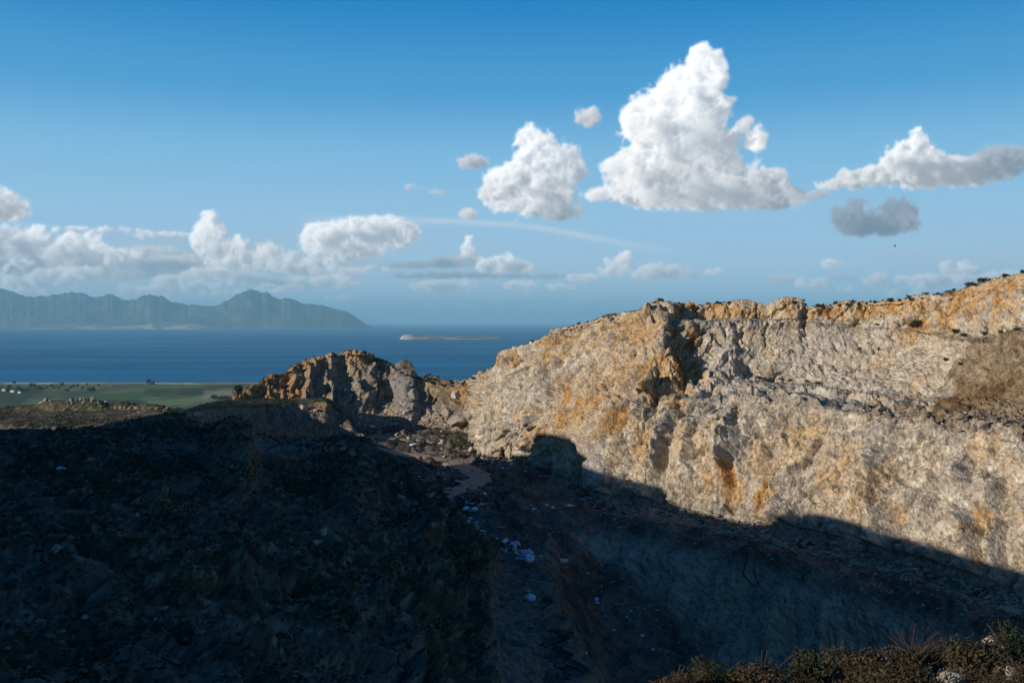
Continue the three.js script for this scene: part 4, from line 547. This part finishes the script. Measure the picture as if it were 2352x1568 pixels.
rubbish('plank', WD, 1147, 1216, 3.0, 'long yellow plank above the big litter heap', null, -.7, .05);
rubbish('plank', WD, 1140, 1207, 1.2, 'short yellow plank end near the long plank', null, .3, .05);
rubbish('slab', CO, 1292, 1294, 2.0, 'tan broken slab alone on the dark slope by the pit', null, .4, .2);
rubbish('sheet', WH, 1338, 1150, 1.6, 'white plastic scrap at the foot of the shaded cliff', null, .4); rubbish('sheet', WH, 1360, 1156, 1.0, 'small white scrap right of the one at the shaded cliff foot', null, 1.4); rubbish('sheet', WH, 1310, 1164, 1.7, 'white torn plastic at the head of the pit', null, 2.4);
rubbish('slab', WH, 948, 1030, 2.6, 'white slab leaning in the sunlit rubble by the road', null, .2, .3);
rubbish('plank', CO, 1110, 1165, 2.0, 'pale board lying in the middle of the litter', null, .1, .05);
byColumn(46, () => { const t = Math.pow(R3(), .7); return [1132 + t * 80 + (R3() - .5) * 26, 1234 + t * 50 + (R3() - .5) * 30, t]; }).forEach(([px, py, t], i) => { const bag = R3() < .45, hue = pick([[WH, 'white'], [PB, 'pale blue'], [PB, 'pale blue'], [GY, 'grey'], [GY, 'grey'], [BL, 'deep blue'], [RD, 'rust red'], [CO, 'tan']]); rubbish(bag ? 'bag' : 'sheet', hue[0], px, py, .4 + R3() * .5 + t * .2, ORD[i] + ' piece from the left in the big litter heap, a ' + hue[1] + (bag ? ' bag' : ' scrap'), 'big litter heap', undefined, .5); });
byColumn(7, () => [1196 + R3() * 26, 1272 + R3() * 20]).forEach(([px, py], i) => rubbish('bag', i % 2 ? GY : PB, px, py, .9 + R3() * .4, ORD[i] + ' swollen pale bag from the left ending the big litter heap', 'pale bags ending the heap', undefined, .4));
const patches = [[1085, 1135, 26, 10, 16, 'litter below the road bend'], [1075, 1165, 24, 8, 18, 'bright litter strip beside the hillside'], [1130, 1150, 40, 14, 12, 'litter amid the dark floor'], [1090, 1215, 24, 26, 16, 'litter along the hillside nose'], [1240, 1170, 70, 14, 12, 'litter near the head of the pit'], [1000, 1085, 40, 16, 14, 'litter left of the dirt road'], [1170, 1075, 50, 10, 12, 'litter under the cliff foot'], [920, 1000, 60, 8, 20, 'sunlit litter below the talus fan'], [1050, 1020, 40, 12, 14, 'sunlit litter beside the green patch'], [1160, 1060, 34, 6, 10, 'litter where road meets cliff']];
for (const [px, py, rx, ry, n, where] of patches) byColumn(n, () => [px + (R3() - .5) * 2 * rx, py + (R3() - .5) * 2 * ry]).forEach(([x, y], i) => { const k = R3(), mat = pick([WH, PB, GY, CO, CO, WD, RD, BL, WH]); rubbish(k < .5 ? 'sheet' : k < .7 ? 'bag' : k < .85 ? 'slab' : 'plank', mat, x, y, .45 + R3() * R3() * 1.1, ORD[i] + ' scrap from the left in the ' + where, where, undefined, .3); });
[[1221, 1372, 1.5, PB, 'pale blue bag alone on the ramp'], [1216, 1355, .8, GN, 'small green bag above the pale blue bag on the ramp']].forEach(([px, py, s, m, l]) => { const o = new THREE.Mesh(bags[1], m); o.position.copy(hillG.seen(px, py, 8)); o.position.y += s * .2; o.scale.setScalar(s); put(o, 'rubbish_bag'); tag(o, l, 'bag'); });
[[1370, 1380, 1.3], [1372, 1394, 1.0], [1440, 1420, .8], [1350, 1330, .7], [1475, 1462, 1.0], [1500, 1495, .9], [1450, 1380, .7], [1410, 1445, .8], [1330, 1480, .8], [1345, 1500, .7], [1390, 1420, .6]].sort((a, b) => a[0] - b[0]).forEach(([px, py, s], i) => rubbish('bag', PB, px, py, s * .75, ORD[i] + ' pale scrap from the left on the dark floor of the pit', 'scraps in the pit', undefined, .4));
{ const o = new THREE.Mesh(sheets[2], PB); o.position.copy(hillG.seen(140, 1072, 8)); o.position.y += .2; o.scale.setScalar(1.3); put(o, 'plastic_sheet'); tag(o, 'pale plastic scrap alone high on the dark hillside', 'plastic'); }
// ---- foreground shrubs and stones
const near = [shrubKind(501, 1700, .026, .56, olive, 22), shrubKind(512, 1500, .024, .6, russet, 26), shrubKind(523, 1900, .025, .55, dark.concat(olive), 20), shrubKind(534, 2600, .018, .62, green.concat(olive), 12), shrubKind(545, 1600, .026, .55, olive.concat(russet), 26)];
const onLedge = (px, d) => { const x = (px - CX) * d / F; return new THREE.Vector3(x, EYE + ledgeY(x, d), -d); };
const bigOnes = [[1640, 13.0, .95, 3, 'round mossy green cushion shrub at the left of the foreground'], [1880, 13.2, .95, 2, 'dark domed shrub with a flat top in the middle of the foreground'], [1965, 13.0, 1.05, 4, 'brownish domed shrub right of the dark domed one'], [2170, 13.4, 1.0, 2, 'wide dark shrub under the bare red twigs'], [2240, 12.6, 1.0, 0, 'olive shrub right of the bare red twigs'], [2325, 13.0, 1.1, 3, 'tall olive shrub at the right frame edge'], [1560, 12.2, .9, 1, 'brown shrub at the left end of the foreground'], [1760, 12.6, .9, 1, 'reddish shrub between the mossy cushion and the dark dome'], [2080, 12.8, .95, 1, 'red-brown shrub left of the bare twigs'], [2060, 11.4, .9, 0, 'olive shrub low in the middle right foreground']];
for (const [px, d, s, k, l] of bigOnes) plant(near[k], onLedge(px, d).add(new THREE.Vector3(0, -.05, 0)), s, 'cushion_shrub', l, 'shrub', 'foreground shrubs', R3() * 6, 1);
const rows3 = ['front', 'middle', 'back'];
for (let r = 0; r < 3; r++) for (let i = 0; i < 18; i++) { const px = 1470 + i * 51 + (R3() - .5) * 30 + r * 14, d = [10.4, 11.6, 12.7][r] + (R3() - .5) * .8; plant(near[(i * 2 + r + Math.floor(R3() * 2)) % 5], onLedge(px, d).add(new THREE.Vector3(0, -.06, 0)), .4 + R3() * R3() * .55, 'cushion_shrub', ORD[i] + ' small cushion shrub from the left in the ' + rows3[r] + ' row of the foreground', 'shrub', 'small foreground shrubs', R3() * 6, .8 + R3() * .3); }
byColumn(30, () => [1640 + R3() * 700, 10.2 + R3() * 3.0]).forEach(([px, d], i) => boulder(onLedge(px, d), .08 + R3() * .18, i % 2 ? 3 : 1, ORD[i] + ' pale stone from the left between the foreground shrubs', 'foreground stones', i, 1.4));
boulder(onLedge(2288, 13.1).add(new THREE.Vector3(0, .12, 0)), .40, 1, 'round tan rock between shrubs near the right frame edge', null, 2, 1.1);
boulder(onLedge(2200, 12.4), .38, 1, 'flat pale rock right of the bare red twigs', null, 3, 1.9);
{ const t = new THREE.Mesh(twigs(88, 30, .5, .36, .0022), std([.10, .05, .032])); t.position.copy(onLedge(2110, 13.2)).add(new THREE.Vector3(0, .15, 0)); t.scale.setScalar(1.15); put(t, 'bare_shrub'); tag(t, 'leafless reddish twig shrub sticking up from the foreground', 'shrub'); }
// ---- uncountable cover: scrub tufts and gravel
function scatter(name, label, category, geo, mat, n, source, size, seed, colour) {
  const R = rng(seed), m = new THREE.InstancedMesh(geo, mat, n), M = new THREE.Matrix4(), q = new THREE.Quaternion(), e = new THREE.Euler(), s = new THREE.Vector3(), c = new THREE.Color(); let k = 0, guard = 0;
  while (k < n && guard++ < n * 30) { const p = source(R); if (!p) continue; const z = size(R, p); e.set((R() - .5) * .5, R() * 6.28, (R() - .5) * .5); q.setFromEuler(e); s.set(z, z * (.7 + .5 * R()), z); M.compose(p, q, s); m.setMatrixAt(k, M); const v = colour(R); c.setRGB(v, v, v); m.setColorAt(k, c); k++; }
  m.count = k; put(m, name); tag(m, label, category, null, 'stuff'); return m;
}
const fromSheet = (g, ok) => { const p = g.attributes.position, { nc } = g.userData; return (R) => { const v = Math.floor(R() * p.count); const x = p.getX(v), y = p.getY(v), z = p.getZ(v), px = CX + x * F / -z, py = HZ + (EYE - y) * F / -z; return ok(px, py, -z, R) ? new THREE.Vector3(x + (R() - .5) * .6, y, z + (R() - .5) * .6) : null; }; };
const tuft = leafCrown(71, 46, .16, .7, dark.concat(olive)), tuftMat = painted(1);
scatter('scrub', 'low dark scrub tufts thickened to deepen the shaded hillside', 'scrub', tuft, tuftMat, 30000, fromSheet(hillG, (px, py, d, R) => px > -200 && px < 1120 && fbm(px / 60, py / 40, 3, 3) > .36 + R() * .2 && d > 30), (R, p) => (.22 + R() * R() * .75) * clamp(-p.z / 130, .45, 1.1), 21, (R) => .8 + .9 * R());  // scrub, with extra tufts added to darken the slope as shade would
scatter('scrub', 'grass and scrub tufts over the plateau', 'scrub', tuft, tuftMat, 2600, fromSheet(plateauG, (px, py, d, R) => px > -200 && py < 990 && fbm(px / 50, py / 14, 5, 3) > .46), (R) => .25 + R() * R() * .7, 22, (R) => 1 + .8 * R());
scatter('scrub', 'dark scrub along the lip of the quarry floor', 'scrub', tuft, tuftMat, 900, (R) => { const px = 840 + R() * 330, py = 990 + R() * 200; return R() < .7 ? floorAt(px, py) : null; }, (R) => .4 + R() * .8, 23, (R) => .7 + .8 * R());
scatter('scrub', 'thin line of dark scrub along the crest of the great cliff', 'scrub', tuft, tuftMat, 900, fromSheet(cliffG, (() => { const cy = curve(crestA.map((p) => [p[0], p[1]])); return (px, py, d, R) => px > 1180 && px < 2400 && Math.abs(py - cy(px)) < 5 && fbm(px / 26, 1.7, 2, 3) > (px > 1850 ? .40 : .53); })()), (R) => .5 + R() * R() * 1.3, 28, (R) => .6 + .6 * R());
const pebble = stoneG(5, .7, 1);
scatter('gravel', 'loose stones over the benches of the great cliff', 'stones', pebble, stoneMat[0], 2600, fromSheet(cliffG, (px, py, d, R) => { const k = py > 900 + (px - 1700) * .09 && py < 945 + (px - 1700) * .09 && px > 1500; return k || (py > 855 && py < 900 && px > 1700 && px < 1980 && R() < .4) || (px > 1540 && px < 1780 && py > 728 && py < 752); }), (R) => .2 + R() * R() * .7, 24, (R) => .5 + .9 * R());
scatter('gravel', 'rubble stones on the talus below the mound', 'stones', pebble, stoneMat[0], 4200, fromSheet(moundG, (px, py, d, R) => px > 800 && px < 1110 && py > 925 + Math.abs(px - 940) * .25), (R) => .25 + R() * R() * 1.4, 25, (R) => .5 + .9 * R());
scatter('gravel', 'broken stones over the quarry floor and bench', 'stones', pebble, stoneMat[1], 9000, (R) => { const px = 830 + Math.pow(R(), 1.2) * 1500, py = 985 + R() * (px > 1350 ? 430 : 320); if (py < 985 + Math.max(0, px - 1180) * .33) return null; return floorAt(px, py); }, (R) => .15 + R() * R() * .7, 26, (R) => .4 + .9 * R());
scatter('gravel', 'stones and clods over the dark hillside', 'stones', pebble, stoneMat[3], 7000, fromSheet(hillG, (px, py, d) => px > -150 && px < 1340 && d > 30), (R, p) => .1 + R() * R() * .7, 27, (R) => .3 + .8 * R());
const footCol = curve(footA.map((p) => [p[0], p[1]]));
scatter('gravel', 'broken scree along the foot of the great cliff', 'stones', pebble, stoneMat[1], 5200, (R) => { const px = 1100 + R() * 1280, t = R() + R() - 1; return floorAt(px, footCol(px) + 8 + t * 14).add(new THREE.Vector3(0, t < 0 ? -t * 1.6 : 0, 0)); }, (R) => .3 + R() * R() * 1.3, 29, (R) => .6 + .7 * R());
// ---- the shore: trees, hedges, houses
const treeFar = [7, 8, 9].map((s) => { const g = new THREE.Group(), c = new THREE.Mesh(leafCrown(s * 13, 120, .13, 1.1, dark), leafMat), t = new THREE.Mesh(twigs(s, 4, .12, .5, .03), barkMat); c.name = 'crown'; t.name = 'trunk'; g.add(c, t); return g; });
const field = (px, d) => new THREE.Vector3((px - CX) * d / F, 3.4, -d);
for (let i = 0; i < 26; i++) { const px = -5 + i * 9.2 + (R3() - .5) * 5, d = 2050 + R3() * 260; plant(treeFar[i % 3], field(px, d), 6 + R3() * 6, 'shore_tree', ORD[i] + ' tree from the left in the dark grove by the shore', 'tree', 'grove by the shore', R3() * 6, 1); }
[[342, 2290, 13, 'lone tree on the shore right of the grove'], [352, 2290, 8, 'small tree beside the lone shore tree']].forEach(([px, d, s, l]) => plant(treeFar[0], field(px, d), s, 'shore_tree', l, 'tree', null, 1, 1.3));
for (let i = 0; i < 22; i++) { const px = 486 + i * 3.6 + R3() * 2, d = 1880 - i * 4 + R3() * 40; plant(treeFar[i % 3], field(px, d), 8 + R3() * 5, 'hedge_tree', ORD[i] + ' tree from the left in the hedge across the fields near the mound', 'tree', 'hedge near the mound', R3() * 6, .9); }
function house(px, d, w, label) { const g = new THREE.Group(), wl = new THREE.Mesh(new THREE.BoxGeometry(w, 3.4, w * .7), std([.75, .73, .70])), rs = new THREE.Shape(); rs.moveTo(-w * .54, 0); rs.lineTo(0, 1.8); rs.lineTo(w * .54, 0); const rf = new THREE.Mesh(new THREE.ExtrudeGeometry(rs, { depth: w * .76, bevelEnabled: false }), std([.36, .20, .13])); wl.position.y = 1.7; rf.position.set(0, 3.4, -w * .38); wl.name = 'wall'; rf.name = 'roof'; g.add(wl, rf); for (const x of [-.25, .25]) { const v = new THREE.Mesh(new THREE.BoxGeometry(1.2, 1.3, .12), std([.05, .06, .08], .3)); v.name = 'window'; v.position.set(x * w, 1.8, w * .35 + .05); g.add(v); } g.position.copy(field(px, d)); put(g, 'house'); tag(g, label, 'house'); }
house(28, 2060, 8, 'small white house at the front of the dark shore grove'); house(44, 2030, 6, 'smaller white house right of the first in the grove'); house(552, 2060, 12, 'white farmhouse in the fields behind the tree by the mound'); house(8, 2100, 7, 'white house at the left frame edge by the shore');
{ // a bird over the cliff
  const g = new THREE.Group(), b = new THREE.Mesh(new THREE.SphereGeometry(.5, 10, 8).scale(.16, .15, .46), std([.03, .03, .035])); b.name = 'body'; g.add(b);
  for (const s of [-1, 1]) { const w = new THREE.Shape(); w.moveTo(0, -.12); w.quadraticCurveTo(.45, -.22, .85, .05); w.quadraticCurveTo(.4, .10, 0, .14); const m = new THREE.Mesh(new THREE.ExtrudeGeometry(w, { depth: .02, bevelEnabled: false }).rotateX(Math.PI / 2), std([.03, .03, .035])); m.scale.x = s; m.rotation.z = s * .45; m.name = 'wing'; g.add(m); }
  g.position.copy(U(2056, 566, 230)); g.rotation.set(.1, .8, .3); put(g, 'bird'); tag(g, 'dark bird flying below the grey cloud', 'bird');
}
renderer.render(scene, camera);
